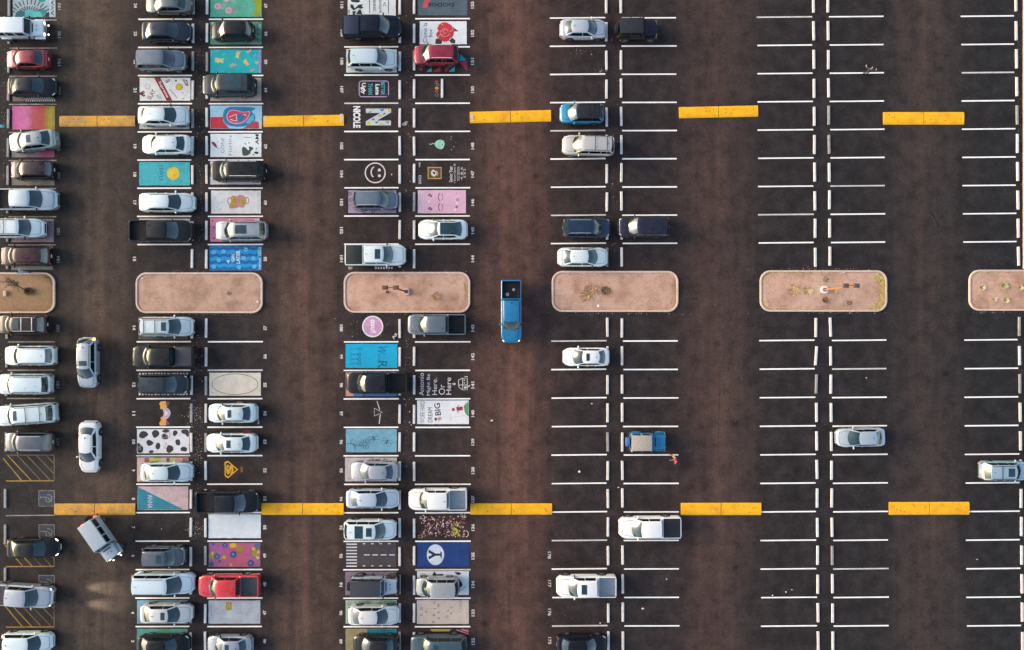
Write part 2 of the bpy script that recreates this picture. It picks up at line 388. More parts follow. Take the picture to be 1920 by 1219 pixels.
speed_bump(1666.5, 953.5, 1817, 953, 24, 'bright yellow speed bump, lower one in the rightmost aisle')

# sealed cracks and tyre scuffs
tar = paint('1b1718', .2, var=.3)
def crack(pts, w, label):
    root = None; n = 0
    pts2 = []
    for (ax, ay), (bx, by) in zip(pts, pts[1:]):
        k = max(2, int(math.hypot(bx-ax, by-ay)/5))
        for i in range(k): pts2.append((lerp(ax, bx, i/k)+random.uniform(-1, 1), lerp(ay, by, i/k)+random.uniform(-1, 1)))
    pts2.append(pts[-1]); vs_ = []; fs = []
    for i, p in enumerate(pts2):
        q = pts2[min(i+1, len(pts2)-1)]; r_ = pts2[max(i-1, 0)]; d = Vector((q[0]-r_[0], q[1]-r_[1])).normalized(); nn = Vector((-d.y, d.x))*w*random.uniform(.3, 1)/2
        vs_ += [G(p[0]+nn.x, p[1]+nn.y, .002), G(p[0]-nn.x, p[1]-nn.y, .002)]
    fs = [(2*i, 2*i+2, 2*i+3, 2*i+1) for i in range(len(pts2)-1)]
    link('crack', mesh(vs_, fs, tar), ground, label=label)
crack([(1814, 596), (1820, 606), (1834, 614), (1848, 615), (1858, 628), (1870, 641)], 2.6, 'dark crack below the planter at the right edge')
crack([(1398, 611), (1424, 613), (1446, 615), (1462, 612)], 2.2, 'faint dark crack left below the fourth full planter')
crack([(1745, 398), (1754, 410), (1760, 425)], 2.4, 'short dark scuff in the rightmost aisle')
crack([(1030, 742), (1060, 740), (1090, 744)], 2.6, 'dark scuff at the edge of the middle aisle')
crack([(1254, 690), (1240, 720), (1228, 752)], 1.2, 'thin curved crack below the third full planter')
crack([(560, 120), (563, 240), (558, 330)], 1.0, 'long thin crack down the second aisle')
crack([(1350, 700), (1346, 850), (1352, 905)], 1.0, 'long thin crack down the fourth aisle')

# ------------------------------------------------------------------ planter islands
def soil(name, a, b_, c_):
    m, nt, b = prin(name, rough=.95, spec=.2); P = geo_pos(nt)
    c = ramp(nt, noise(nt, P, .45, 5, .6), [(.3, a), (.52, b_), (.75, c_)])
    c = mixc(nt, 1.0, c, ramp(nt, noise(nt, P, 9, 3, .75), [(.28, g3(.72)), (.5, g3(1)), (.75, g3(1.2))]), 'MULTIPLY')
    c = mixc(nt, ramp(nt, noise(nt, P, .8, 5, .7), [(.52, g3(0)), (.72, g3(.45))]), c, tuple(v*.62 for v in a))
    c = mixc(nt, ramp(nt, noise(nt, P, 2.6, 5, .7), [(.58, g3(0)), (.72, g3(.7))]), c, tuple(v*.45 for v in a))
    nt.links.new(c, b.inputs['Base Color']); bump(nt, b, noise(nt, P, 12, 4), .8, .03); return m
SOILS = {'pink': soil('soil_pink', (.37, .205, .135), (.56, .34, .245), (.62, .41, .315)),
         'tan': soil('soil_tan', (.33, .195, .13), (.50, .315, .225), (.56, .38, .29)),
         'olive': soil('soil_dry', (.32, .21, .085), (.33, .20, .11), (.46, .27, .20))}
kerb_m = concrete('kerb_concrete', 'd9c0ae', .6, .2)
def rr(x0, y0, x1, y1, r, n=8):
    pts = []
    for cx, cy, a0 in ((x1-r, y0+r, -90), (x1-r, y1-r, 0), (x0+r, y1-r, 90), (x0+r, y0+r, 180)):
        for i in range(n+1): a = R(a0+90*i/n); pts.append((cx+r*math.cos(a), cy+r*math.sin(a)))
    return pts
def island(x0, y0, x1, y1, s, label):
    c = G((x0+x1)/2, (y0+y1)/2); r = 20
    root = link('planter_island', None, None, c, label=label, category='planter island', group='kerbed planter islands')
    loops = [(0, 0), (0, .10), (.02, .13), (.15, .13), (.17, .11), (.17, .02)]
    vs_ = []; n = None
    for ins, z in loops:
        d = ins/PX; pts = rr(x0+d, y0+d, x1-d, y1-d, r-d*.9); n = len(pts)
        for p in pts: q = G(*p, z)-c; vs_.append(q)
    fs = [(l*n+i, l*n+(i+1) % n, (l+1)*n+(i+1) % n, (l+1)*n+i) for l in range(len(loops)-1) for i in range(n)]
    link('kerb', mesh(vs_, [f[::-1] for f in fs], kerb_m, smooth=True), root)
    bm = bmesh.new(); d = .165/PX; inner = rr(x0+d, y0+d, x1-d, y1-d, r-d*.9)
    nx, ny = 48, 16; grid = {}
    for i in range(nx+1):
        for j in range(ny+1):
            x = lerp(x0+d, x1-d, i/nx); y = lerp(y0+d, y1-d, j/ny)
            # pull corner points onto the rounded outline
            rx = r-d*.9; qx = min(max(x, x0+d+rx), x1-d-rx); qy = min(max(y, y0+d+rx), y1-d-rx)
            dx, dy = x-qx, y-qy; l = math.hypot(dx, dy)
            if dx and dy:
                m_ = max(abs(dx), abs(dy)); k = m_/l; x, y = qx+dx*k, qy+dy*k
            z = .075+random.uniform(-.008, .012)+.035*math.sin(math.pi*i/nx)*math.sin(math.pi*j/ny)
            if i in (0, nx) or j in (0, ny): z = .035
            grid[i, j] = bm.verts.new(G(x, y, z)-c)
    for i in range(nx):
        for j in range(ny): bm.faces.new((grid[i, j], grid[i, j+1], grid[i+1, j+1], grid[i+1, j]))
    link('soil_bed', bmmesh(bm, SOILS[s], smooth=True, angle=180), root)
island(-130, 511, 104, 587.5, 'olive', 'planter island with olive soil and a thin green tree by the left edge')
island(255.3, 511, 493, 587.3, 'tan', 'bare brown planter island between bays 15, 58, 14 and 57')
island(645, 510, 881.8, 586.5, 'pink', 'pinkish planter island with a lamp post between bays 101 and 100')
island(1034.5, 508.2, 1271.5, 585, 'pink', 'pinkish planter island with two brown dry shrubs')
island(1424.3, 507, 1662.5, 584.5, 'pink', 'planter island with a lamp post and yellow grass at its right end')
island(1815.8, 506, 2053, 582.8, 'pink', 'planter island cut by the right edge with scattered yellow tufts')

# boundary kerb and planting strip along the right edge
kx = G(1917.6, 0).x
rb = bmesh.new(); ya, yb = G(0, 504).y, 60
bbox(rb, kx, kx+.16, ya, yb, 0, .13, bev=.02)
link('kerb', bmmesh(rb, kerb_m, True, 50), None, kind='structure')
link('planting_strip', mesh([(kx+.16, ya, .07), (kx+12, ya, .07), (kx+12, yb, .07), (kx+.16, yb, .07)], [(0, 1, 2, 3)], SOILS['tan']), None, kind='structure')

def tuft(x, y, r, n, cols, label, name='dry_grass_tuft', cat='grass tuft', hgt=.28, z0=.09, group='dry plants on the planter islands'):
    bm = bmesh.new(); c = G(x, y, z0)
    for i in range(n):
        a = random.uniform(0, 2*math.pi); rr_ = r*math.sqrt(random.random())*PX; L = random.uniform(.4, 1)*hgt
        b0 = Vector((rr_*math.cos(a), rr_*math.sin(a)*.9, 0)); a2 = a+random.uniform(-1, 1); lean = random.uniform(.3, 1.1)*L
        tip = b0+Vector((math.cos(a2)*lean, math.sin(a2)*lean, L*.7)); w = Vector((-math.sin(a2), math.cos(a2), 0))*random.uniform(.012, .03)
        mid = (b0+tip)/2+Vector((0, 0, L*.25))
        v = [bm.verts.new(p) for p in (b0-w, b0+w, mid+w, mid-w, tip)]
        f1 = bm.faces.new(v[:4]); f2 = bm.faces.new((v[3], v[2], v[4])); k = random.randrange(len(cols)); f1.material_index = f2.material_index = k
    o = link(name, bmmesh(bm, [plain('leaf', q, .8) for q in cols]), None, c, label=label, category=cat, group=group); return o
YEL = [(.72, .56, .16), (.62, .46, .13), (.76, .64, .30), (.50, .42, .10)]; BRN = [(.11, .052, .025), (.17, .09, .04), (.07, .035, .02)]
PALE = [(.72, .68, .42), (.62, .55, .28), (.5, .44, .2)]; ORG = [(.50, .28, .07), (.40, .22, .06), (.58, .38, .12)]
tuft(1486, 544, 12, 150, YEL+ORG[:1], 'wide yellow grass clump left of the lamp post on the fourth full planter', hgt=.2)
tuft(1512, 545, 9, 80, YEL, 'smaller yellow grass clump next to the lamp post on the fourth full planter')
tuft(1108, 543, 12, 120, BRN[:2]+ORG+ORG, 'dry brown and orange shrub, left of two on the third full planter', 'dry_shrub', 'shrub', .22)
tuft(1135, 545, 7.5, 170, BRN+ORG[:1], 'dark brown dead shrub, right of two on the third full planter', 'dry_shrub', 'shrub', .25)
tuft(1100, 556, 13, 90, ORG, 'thin orange dry grass below the two brown shrubs')
tuft(819, 556, 8, 70, ORG, 'thin orange grass patch on the planter with lamp post near bay 143')
tuft(1546, 524, 4, 40, BRN+PALE, 'small brown plant above the lamp post on the fourth full planter', 'dry_shrub', 'shrub', .2)
tuft(1546, 563, 4.5, 60, BRN, 'small dark brown shrub below the lamp post on the fourth full planter', 'dry_shrub', 'shrub', .25)
tuft(1591, 568, 4, 30, BRN, 'small faded brown shrub low on the fourth full planter', 'dry_shrub', 'shrub', .2)
tuft(1562, 547, 4, 40, YEL, 'small yellow tuft just right of the lamp post')
tuft(1881, 535, 6, 110, PALE, 'pale yellow tuft, uppermost on the planter at the right edge')
tuft(1884, 563, 5, 100, PALE, 'pale yellow tuft near the lower kerb of the planter at the right edge')
tuft(1840, 539, 4.5, 60, PALE, 'pale tuft furthest to the left on the planter at the right edge')
tuft(1862, 562, 3.5, 40, PALE, 'small pale tuft between two larger ones on the planter at the right edge')
tuft(1911, 539, 3.5, 50, PALE, 'pale tuft cut by the right edge of the picture')
tuft(727, 548, 1.9, 40, BRN, 'small round brown stump on the planter near bay 100', 'dry_shrub', 'shrub', .15)
tuft(430, 550, 3, 26, BRN, 'tiny brown twig tuft on the bare planter', 'dry_shrub', 'shrub', .15)
def edge_grass(pts, n, cols, w=3.0, label=''):
    bm = bmesh.new()
    for i in range(n):
        k = random.random()*(len(pts)-1); a, b_ = pts[int(k)], pts[int(k)+1]; t = k-int(k)
        x, y = lerp(a[0], b_[0], t)+random.gauss(0, w*.5), lerp(a[1], b_[1], t)+random.gauss(0, w*.5)
        c = G(x, y, .08); an = random.uniform(0, 6.28); L = random.uniform(.08, .22); w_ = Vector((-math.sin(an), math.cos(an), 0))*random.uniform(.01, .025)
        tip = c+Vector((math.cos(an)*L, math.sin(an)*L, L*.6)); f = bm.faces.new([bm.verts.new(p) for p in (c-w_, c+w_, tip)]); f.material_index = random.randrange(len(cols))
    link('grass', bmmesh(bm, [plain('leaf', q, .8) for q in cols]), None, kind='stuff', label=label, category='grass')
edge_grass([(1640, 515), (1650, 522), (1655, 540), (1654, 560), (1648, 572), (1636, 578)], 900, YEL, 6, 'yellow green grass growing along the kerb of a planter')
edge_grass([(1434, 535), (1436, 520), (1448, 512), (1500, 512), (1560, 513)], 120, YEL, 2, 'thin yellow weeds along the left kerb of a planter')
edge_grass([(1432, 560), (1440, 575), (1500, 578), (1600, 579)], 110, YEL, 2, 'thin yellow weeds along the lower kerb of a planter')
edge_grass([(1826, 522), (1836, 512), (1850, 510), (1880, 513)], 120, PALE, 2.5, 'pale weeds along the kerb of the right edge planter')
edge_grass([(1862, 573), (1900, 570), (1920, 566)], 70, ORG, 4, 'orange dry weeds near the lower kerb of the right edge planter')
edge_grass([(1262, 530), (1264, 550), (1258, 572), (1240, 578)], 120, ORG, 4, 'dry orange weeds at the right end of a planter')
edge_grass([(872, 530), (874, 550), (868, 570)], 90, ORG, 3, 'dry orange weeds at the right end of the planter near bay 143')
edge_grass([(85, 518), (95, 524), (99, 534)], 60, [(.10, .10, .03), (.2, .17, .05)], 2, 'dark weeds inside the kerb corner of the left planter')
def rock(x, y, r, col, label, name='rock', cat='rock', h=.5, z0=.09):
    bm = bmesh.new(); bmesh.ops.create_icosphere(bm, subdivisions=2, radius=1)
    for v in bm.verts:
        k = random.uniform(.8, 1.12); v.co = Vector((v.co.x*r[0]*PX*k, v.co.y*r[1]*PX*k, v.co.z*min(r)*PX*h*k))
    return link(name, bmmesh(bm, plain('stone', col, .85), True, 60), None, G(x, y, z0), label=label, category=cat)
rock(1122, 574, (2.4, 2.8), (.85, .83, .8), 'white rock near the lower kerb of the planter with brown shrubs')
rock(268, 522.5, (3, 1.6), (.7, .58, .46), 'pale flat rock in the upper left corner of the bare planter')
rock(484, 566, (2.6, 2.4), (.75, .62, .48), 'pale rock at the lower right corner of the bare planter')
rock(1581.5, 511, (2.4, 1.4), (.8, .68, .56), 'pale rock against the upper kerb of the planter with two lamp heads')
bm = bmesh.new(); bbox(bm, -.14, .14, -.24, .24, 0, .22, bev=.03)
link('utility_box', bmmesh(bm, plain('box_plastic', (.55, .44, .27), .7), True, 50), None, G(12.8, 550.5, .08), label='small beige utility box on the left planter below the tree', category='utility box')

# lamp posts
bronze = plain('bronze_metal', (.16, .075, .05), .5, metal=.3); bronze_d = plain('lamp_housing', (.11, .072, .06), .6)
orange_p = plain('painted_pole', (.42, .17, .07), .5)
conc_l = concrete('lamp_base_concrete', 'e8e0d8', .4, .15); conc_p = concrete('lamp_base_pink', 'd9b4a2', .4, .2)
def lamp_post(x, y, pole, basem, label, tiltd=.0):
    root = link('street_lamp', None, None, G(x, y, .08), label=label, category='lamp post', group='twin headed parking lot lamp posts')
    link('concrete_base', cylmesh(basem, (0, 0, 0), (0, 0, .22), .35, .35, seg=28), root)
    link('base_plate', boxmesh(bronze_d, -.16, .16, -.16, .16, .22, .26, bev=.01), root)
    link('pole', cylmesh(pole, (0, 0, .26), (0, 0, 6.2), .095, .06), root)
    hub = link('arm', cylmesh(pole, (-.95, .05, 6.15), (.12, .05, 6.15), .035, seg=8), root)
    for sx in (-1, 1):
        bm = bmesh.new(); bbox(bm, -.27, .27, -.19, .19, 0, .14, bev=.04, tx=.86, ty=.8)
        h = link('lamp_head', bmmesh(bm, bronze_d if basem is conc_l else bronze, True, 50), root, (-.42+sx*.46, .05, 6.14))
        link('lens', boxmesh(HLM(), -.2, .2, -.13, .13, -.02, -.003), h)
lamp_post(762, 547, bronze, conc_p, 'lamp post with brown pole on a round concrete base near bay 100')
lamp_post(1544, 543.5, orange_p, conc_l, 'lamp post with orange pole on a round white base among yellow grass')

# thin tree on the left planter
def tree(x, y):
    root = link('young_tree', None, None, G(x, y, .08), label='thin young tree with sparse green crown on the left planter', category='tree')
    bark = plain('bark', (.05, .03, .02), .9); P = [Vector((0, 0, 0)), Vector((-.05, .10, .6)), Vector((-.10, .34, 1.3)), Vector((-.12, .6, 1.9)), Vector((-.1, .8, 2.5))]
    bm = bmesh.new()
    for i in range(4): cyl(bm, P[i], P[i+1], .055-.009*i, .046-.009*i, 8)
    tr = link('trunk', bmmesh(bm, bark, True), root)
    leafc = [plain('leaf', q, .7) for q in ((.035, .065, .02), (.055, .09, .03), (.025, .045, .02), (.10, .13, .05))]
    bm = bmesh.new(); bl = bmesh.new()
    for i in range(26):
        s = P[2].lerp(P[4], random.random()); a = random.uniform(0, 6.28); l = random.uniform(.35, .85)
        d = Vector((math.cos(a)*l, math.sin(a)*l*.75, random.uniform(.05, .6))); e = s+d
        if random.random() < .3 and d.y > 0: e = s+d*.5
        cyl(bm, s, e, .014, .006, 5)
        for k in range(30):
            q = s.lerp(e, random.uniform(.35, 1.1))+Vector([random.gauss(0, .07) for _ in range(3)])
            n1 = Vector([random.gauss(0, 1) for _ in range(3)]).normalized()*random.uniform(.03, .06); n2 = n1.cross(Vector([random.gauss(0, 1) for _ in range(3)])).normalized()*random.uniform(.015, .035)
            f = bl.faces.new([bl.verts.new(w) for w in (q-n1, q+n2, q+n1, q-n2)]); f.material_index = random.randrange(4)
    link('branch', bmmesh(bm, bark, True), tr); link('crown', bmmesh(bl, leafc), root)
tree(57, 546)
tuft(56.5, 546, 6, 300, BRN+[(.05, .04, .02)], 'dark brown mulch and dead leaves round the foot of the young tree', 'dead_shrub', 'shrub', .3)

# ------------------------------------------------------------------ painted bays (murals)
class Mural:
    def __init__(s, label, x0, y0, x1, y1, col=None, wear=.5, grad=None, var=.2, wob=.5):
        s.b = []; s.z0 = Z1
        if col or grad:
            # slightly uneven hand-painted edge
            pts = []
            for (ax, ay), (bx, by) in (((x0, y0), (x1, y0)), ((x1, y0), (x1, y1)), ((x1, y1), (x0, y1)), ((x0, y1), (x0, y0))):
                n = max(3, int(max(abs(bx-ax), abs(by-ay))/5))
                for i in range(n): pts.append((lerp(ax, bx, i/n)+random.uniform(-wob, wob)*.5, lerp(ay, by, i/n)+random.uniform(-wob, wob)*.5))
            s.root = link('mural', mesh([G(x, y, Z1) for x, y in pts], [tuple(range(len(pts)-1, -1, -1))], paint(col, wear, grad, var)), ground, label=label)
        else: s.root = link('mural', None, ground, G(0, 0, 0)*0, label=label)
    def lv(s, x0, y0, x1, y1):
        l = 1
        for a0, b0, a1, b1, k in s.b:
            if a0 < x1 and a1 > x0 and b0 < y1 and b1 > y0: l = max(l, k+1)
        s.b.append((x0, y0, x1, y1, l)); return Z1+.003*l
    def P(s, pts, c, name='painted_shape', wear=.4):
        xs = [p[0] for p in pts]; ys = [p[1] for p in pts]; z = s.lv(min(xs), min(ys), max(xs), max(ys))
        ar = sum(pts[i][0]*pts[(i+1) % len(pts)][1]-pts[(i+1) % len(pts)][0]*pts[i][1] for i in range(len(pts)))
        if ar > 0: pts = pts[::-1]
        link(name, mesh([G(x, y, z) for x, y in pts], [tuple(range(len(pts)))], paint(c, wear)), s.root); return s
    def Q(s, x0, y0, x1, y1, c, name='painted_shape', wear=.4): return s.P([(x0, y0), (x1, y0), (x1, y1), (x0, y1)], c, name, wear)
    def E(s, cx, cy, rx, ry, c, name='circle', n=24, jag=0.):
        return s.P([(cx+rx*math.cos(6.2832*i/n)*(1+random.uniform(-jag, jag)), cy+ry*math.sin(6.2832*i/n)*(1+random.uniform(-jag, jag))) for i in range(n)], c, name)
    def L(s, pts, w, c, name='line', closed=False):
        """one brush line: a strip of given width along pts"""
        P_ = [Vector(p) for p in pts]; n = len(P_); vs_ = []; fs = []
        xs = [p[0] for p in pts]; ys = [p[1] for p in pts]; z = s.lv(min(xs)-w/2, min(ys)-w/2, max(xs)+w/2, max(ys)+w/2)
        for i in range(n):
            a = P_[(i-1) % n] if (closed or i > 0) else P_[i]; b_ = P_[(i+1) % n] if (closed or i < n-1) else P_[i]
            d = (b_-a); d = d.normalized() if d.length > 1e-6 else Vector((1, 0)); nn = Vector((-d.y, d.x))*w/2
            vs_ += [G(*(P_[i]+nn), z), G(*(P_[i]-nn), z)]
        for i in range(n if closed else n-1): j = (i+1) % n; fs.append((2*i, 2*j, 2*j+1, 2*i+1))
        link(name, mesh(vs_, fs, paint(c, .4)), s.root); return s
    def ring(s, cx, cy, rx, ry, w, c, name='ring', a0=0, a1=360, n=28):
        full = a1-a0 >= 360; m = n if full else n+1
        return s.L([(cx+rx*math.cos(R(a0+(a1-a0)*i/n)), cy+ry*math.sin(R(a0+(a1-a0)*i/n))) for i in range(m)], w, c, name, closed=full)
    def T(s, t, cx, cy, ln, h, rot, c, bold=.018):
        a, b_ = (ln, h) if rot in (0, 180) else (h, ln)
        z = s.lv(cx-a/2, cy-b_/2, cx+a/2, cy+b_/2); text(t, cx, cy, ln, h, rot, paint(c, .4), z=z, parent=s.root, bold=bold); return s
    def scatter(s, x0, y0, x1, y1, n, cols, r=(1, 3), name='paint_splatter'):
        z = s.lv(x0, y0, x1, y1); vs_ = []; fs = []; idx = []
        for i in range(n):
            cx, cy = random.uniform(x0, x1), random.uniform(y0, y1); rx = random.uniform(*r); ry = rx*random.uniform(.3, 1); a0 = random.uniform(0, 3.14); b0 = len(vs_); m = 7
            for k in range(m):
                a = 6.2832*k/m; u, v = rx*math.cos(a)*random.uniform(.6, 1.2), ry*math.sin(a)*random.uniform(.6, 1.2)
                vs_.append(G(cx+u*math.cos(a0)-v*math.sin(a0), cy+u*math.sin(a0)+v*math.cos(a0), z+.00012*(i % 40)))
            fs.append(tuple(range(b0+m-1, b0-1, -1))); idx.append(random.randrange(len(cols)))
        link(name, mesh(vs_, fs, [paint(c, .5) for c in cols], idx), s.root, kind='stuff'); return s
M = Mural
def blob(cx, cy, r, k=9, jag=.25, sx=1., sy=1., a0=0.):
    return [(cx+r*sx*math.cos(6.2832*i/k+a0)*(1+random.uniform(-jag, jag)), cy+r*sy*math.sin(6.2832*i/k+a0)*(1+random.uniform(-jag, jag))) for i in range(k)]
def smooth(pts, it=2):
    for _ in range(it):
        q = []
        for i in range(len(pts)):
            a, b_ = pts[i], pts[(i+1) % len(pts)]; q += [(a[0]*.75+b_[0]*.25, a[1]*.75+b_[1]*.25), (a[0]*.25+b_[0]*.75, a[1]*.25+b_[1]*.75)]
        pts = q
    return pts
W_ = 'e9e8e6'
# far left row
m = M('grey blue mural with dark teal rays and two turquoise domes', 24, -14, 104.5, 32.5, 'a5b6bc')
for i in range(13):
    a = R(200+i*11.5); m.L([(56+15*math.cos(a), 33+15*math.sin(a)), (56+27*math.cos(a), 33+22*math.sin(a))], 1.8, '1f4a52', 'ray')
    a += R(5); m.L([(56+31*math.cos(a), 33+24*math.sin(a)), (56+42*math.cos(a), 33+34*math.sin(a))], 1.9, '1f4a52', 'ray')
m.P([(28, 32), (30, 24), (38, 20), (46, 22), (48, 32)], '12666c').P([(70, 22), (78, 15), (88, 23), (80, 29)], '1f8a8f').P([(68, -10), (88, -10), (84, 3), (74, 5)], '1f8a8f')
m.P([(80, 32), (92, 23), (92, 32)], '16303a').P([(46, 32)]+[(57+11*math.cos(R(a)), 32-14*math.sin(R(a))) for a in range(170, 5, -12)]+[(66, 32)], '43b3b8', 'dome')
m.P([(62, 32)]+[(71+9*math.cos(R(a)), 32-11*math.sin(R(a))) for a in range(170, 5, -15)]+[(80, 32)], '5cc2c4', 'dome')
m.Q(93, -12, 104, 32, 'c0ccd0').T('AVA', 98.5, 15, 30, 6, U, '4a5a62')
m = M('dark mural with white checkered borders under a black sedan in bay 190', 23.5, 146, 103.5, 191, '2a2629', 1)
m.Q(24, 181, 46, 190, '7d6a6c')
for i in range(14):
    for j in range(2): m.Q(46+i*4.1+(j*2.05), 182.5+j*4, 48+i*4.1+(j*2.05), 186.3+j*4, 'd8d4d2', 'checker')
for i in range(10): m.Q(60+i*4.4, 147, 62.2+i*4.4, 150, 'c8c4c2', 'checker')
M('mural fading from pink through red to olive yellow, bay 189', 23, 199, 103, 243, grad=(0, [(23, 'd2659c'), (52, 'd276a6'), (62, 'b9505f'), (80, 'b2504c'), (88, 'a37a28'), (97, 'a09832'), (103, '8f7a36')]), var=.25)
M('grey lilac mural turning pink at the right, under the tilted silver sedan', 22, 250, 102, 295, grad=(0, [(22, '8d8489'), (72, '8d7f88'), (82, 'b0567c'), (102, 'b5577a')]), var=.3)
m = M('speckled olive grey mural under a dark red car, bay 187', 22, 304, 102, 347.5, '8e8d80', 1, var=.35)
m = M('dusty lilac mural with dark squiggles, bay 185', 21, 410.5, 101, 454, 'a38a95', .8, var=.25)
m.scatter(84, 413, 100, 430, 10, ['6d5868', '5a4a5a'], (1, 2.4)).scatter(30, 446, 60, 452, 8, ['6d5868', '5a4a5a'], (1, 2.4))
m = M('pale grey green mural under the maroon car by the left planter', 21, 462, 99, 506, '8f958a', .8, var=.3)
# second double row, left side
m = M('white mural with dark red diagonal SUPREME band and yellow face, bay 21', 262, 146, 357, 189, 'dfe0de')
m.P([(289, 146), (300.5, 146), (323.5, 189), (312.5, 189)], '8c2a38', 'band')
a = math.degrees(math.atan2(-(43), 23))
text('Supreme', 306.5, 168, 34, 6.5, a, paint('f0dcd8', .3), z=.0145, parent=m.root)
m.E(336, 163, 6.6, 6.2, '5a5234').E(336, 163, 5.7, 5.4, 'dcb92e', 'sun_face').P([(308.5, 152), (318, 148.5), (319, 152), (312, 156)], '22242a').L([(310, 153.5), (317.5, 150.5)], 1.2, W_)
text('SLAY', 284, 177, 20, 8.5, 60, paint('8a4450', .4), z=.0075, parent=m.root)
m.P([(262, 174), (269, 170), (272, 173), (270, 176), (273, 179), (270, 182), (262, 177)], '6e2834', 'heart').E(269.3, 173.6, 1.4, 1.2, 'c98f92').E(269.8, 178, 1.4, 1.2, 'c98f92')
m.ring(276.5, 162.5, 4.5, 5, .8, '8d9a92').P([(328, 150), (331, 149.5), (331.5, 153), (329, 153.5)], '2b3330').P([(342, 149), (351, 150), (353.5, 161), (349, 161)], '8a6c68').P([(344.5, 151), (349, 151.5), (351.5, 158), (349.5, 158)], 'd8c2bc').L([(343, 149), (349.5, 161)], 1., '3a2a2a')
text('COASTING', 325.5, 176, 22, 3.2, -48, paint('6f7a72', .4), z=.0075, parent=m.root)
m.scatter(338, 172, 354, 186, 12, ['9aa29c', '7e8a84'], (.6, 1.6)).ring(298, 181, 3.2, 3.2, .8, '8a918c').L([(293, 178), (303, 185)], .8, '7a827e')
m = M('white and grey mural with black tick marks under the white sedan, bay 20', 261.5, 199, 355, 242, 'c3c4c4', .9, var=.3)
for i in range(13): m.P([(270+i*6.3, 236.5), (273+i*6.3, 236+random.uniform(-1, 1)), (272+i*6.3, 239.5)], '2d2d30', 'tick')
m.P([(345, 203), (350, 201), (350, 207)], '3a3a3c').P([(343, 233), (351, 230), (348, 238)], '3a3a3c')
m = M('turquoise mural with a yellow sun and the letters HWLF, bay 18', 261, 304, 356, 347.8, '45b9c3', var=.28)
m.E(325, 325.5, 12, 12.2, 'e3c545', 'sun').L([(324, 322.5), (328.5, 322.5)], .8, 'a98a24').L([(324, 328), (328.5, 328)], .8, 'a98a24').T('HWLF', 302.5, 325, 29, 7.5, D, '2c4f55', -.01)
M('off-white painted bay under the black pickup, bay 16', 261, 410, 356, 453, 'c9c7c5', .9)
M('dark grey painted bay under the white car, bay 14', 259.5, 594, 352, 636.5, '55504f', .9)
m = M('black mural with jagged white brush strokes under a dark car, bay 12', 258, 698.5, 354, 742.5, '262427', .6)
for yy in (700.5, 738.5):
    for i in range(16):
        x = 261+i*5.9; m.P([(x, yy-1.5), (x+random.uniform(2.5, 4.5), yy-1), (x+random.uniform(1, 4), yy+2.5), (x-1, yy+random.uniform(1, 3))], 'd6d2cd', 'brush_stroke')
m.P([(345, 700), (352, 703), (348, 709)], 'd6d2cd', 'brush_stroke').P([(341, 733), (352, 730), (350, 737)], 'd6d2cd', 'brush_stroke').P([(259, 735), (264, 737), (262, 742)], 'd6d2cd', 'brush_stroke')
m = M('orange and lilac flame figure painted across bay 11', 0, 0, 0, 0)
m.P([(301, 753), (311, 752), (313, 764), (308, 772), (305, 768), (300, 766), (301, 761), (298.5, 758)], 'e8a955', 'flame').P([(300, 798), (311, 798), (312, 786), (307, 776), (305, 781), (301, 783), (302, 788), (298.5, 793)], 'e59f4d', 'flame')
m.P(smooth([(304, 765), (314, 764), (320, 771), (320, 778), (314, 786), (305, 786), (308, 775)]), 'c9b2bf', 'cloud').P([(310, 753), (318, 754), (314, 764)], '7c5a5c').P([(312, 787), (319, 795), (311, 798)], '7c5a62').P([(309, 767), (315, 775), (309, 781)], 'e6dde2')
m = M('white mural with dark grey cow spots and pink script, bay 10', 257, 804.8, 355, 850, 'e4e3e2')
for x, y, r, sx, sy in ((269, 815, 7.2, 1, .95), (291, 813, 6.5, 1, .95), (280, 830.5, 6, 1, .8), (296, 836, 5, .8, 1.3), (311, 805+3, 5.6, 1.1, .5), (309, 819, 8, .9, .7), (328.5, 811.5, 4.6, .9, 1.2), (333.5, 829.5, 6.5, .8, 1), (318, 842, 7.5, .9, .8), (345.5, 842, 5.6, 1, .9), (284, 847, 4.5, 1, .6)):
    m.P([(min(max(a, 257.5), 354.5), min(max(b_, 805.2), 849.5)) for a, b_ in smooth(blob(x, y, r*1.15, 7, .3, sx, sy))], '3c3939', 'cow_spot')
m.P(smooth([(257.5, 830), (262, 831), (265, 836), (269, 838), (268, 849), (257.5, 849.5), (257.5, 840)]), '3c3939', 'cow_spot').P(smooth([(343, 805.2), (354.5, 805.2), (354.5, 820), (350, 819), (348, 814), (341, 813), (339, 808)]), '3c3939', 'cow_spot')
m.T('82', 261.5, 840, 8, 6, D, '8b8384').ring(315, 815.5, 4.2, 5, 1, 'b98f94', a0=-150, a1=150).ring(308, 817, 4, 4, 1, 'b98f94').T('Moo', 310, 836, 12, 8, D, 'b98f94', 0)
m = M('pastel pink mural with yellow and mauve blocks under the white sedan, bay 9', 257, 858, 353, 903, 'd8b3a8', .6)
for x0, x1, c in ((271, 280, '9c5a60'), (281, 291, 'd3bd62'), (291, 301, 'b9bf6a'), (301, 312, 'cfc0b8'), (312, 318, '7e4c50'), (319, 328, 'c3c377'), (328, 340, 'c9a17e'), (342, 352, 'a56c72')): m.Q(x0, 859, x1, 866.5, c)
m = M('mural split diagonally into teal and pale pink with the name ANNA, bay 8', 258, 912, 353, 956, 'cfb4b4', .6, var=.25)
m.P([(258.6, 913), (258.6, 955.3), (344, 955.3)], '2c8496', 'teal_triangle').T('ANNA', 281.5, 940.5, 26, 9, D, 'b9c3d4')
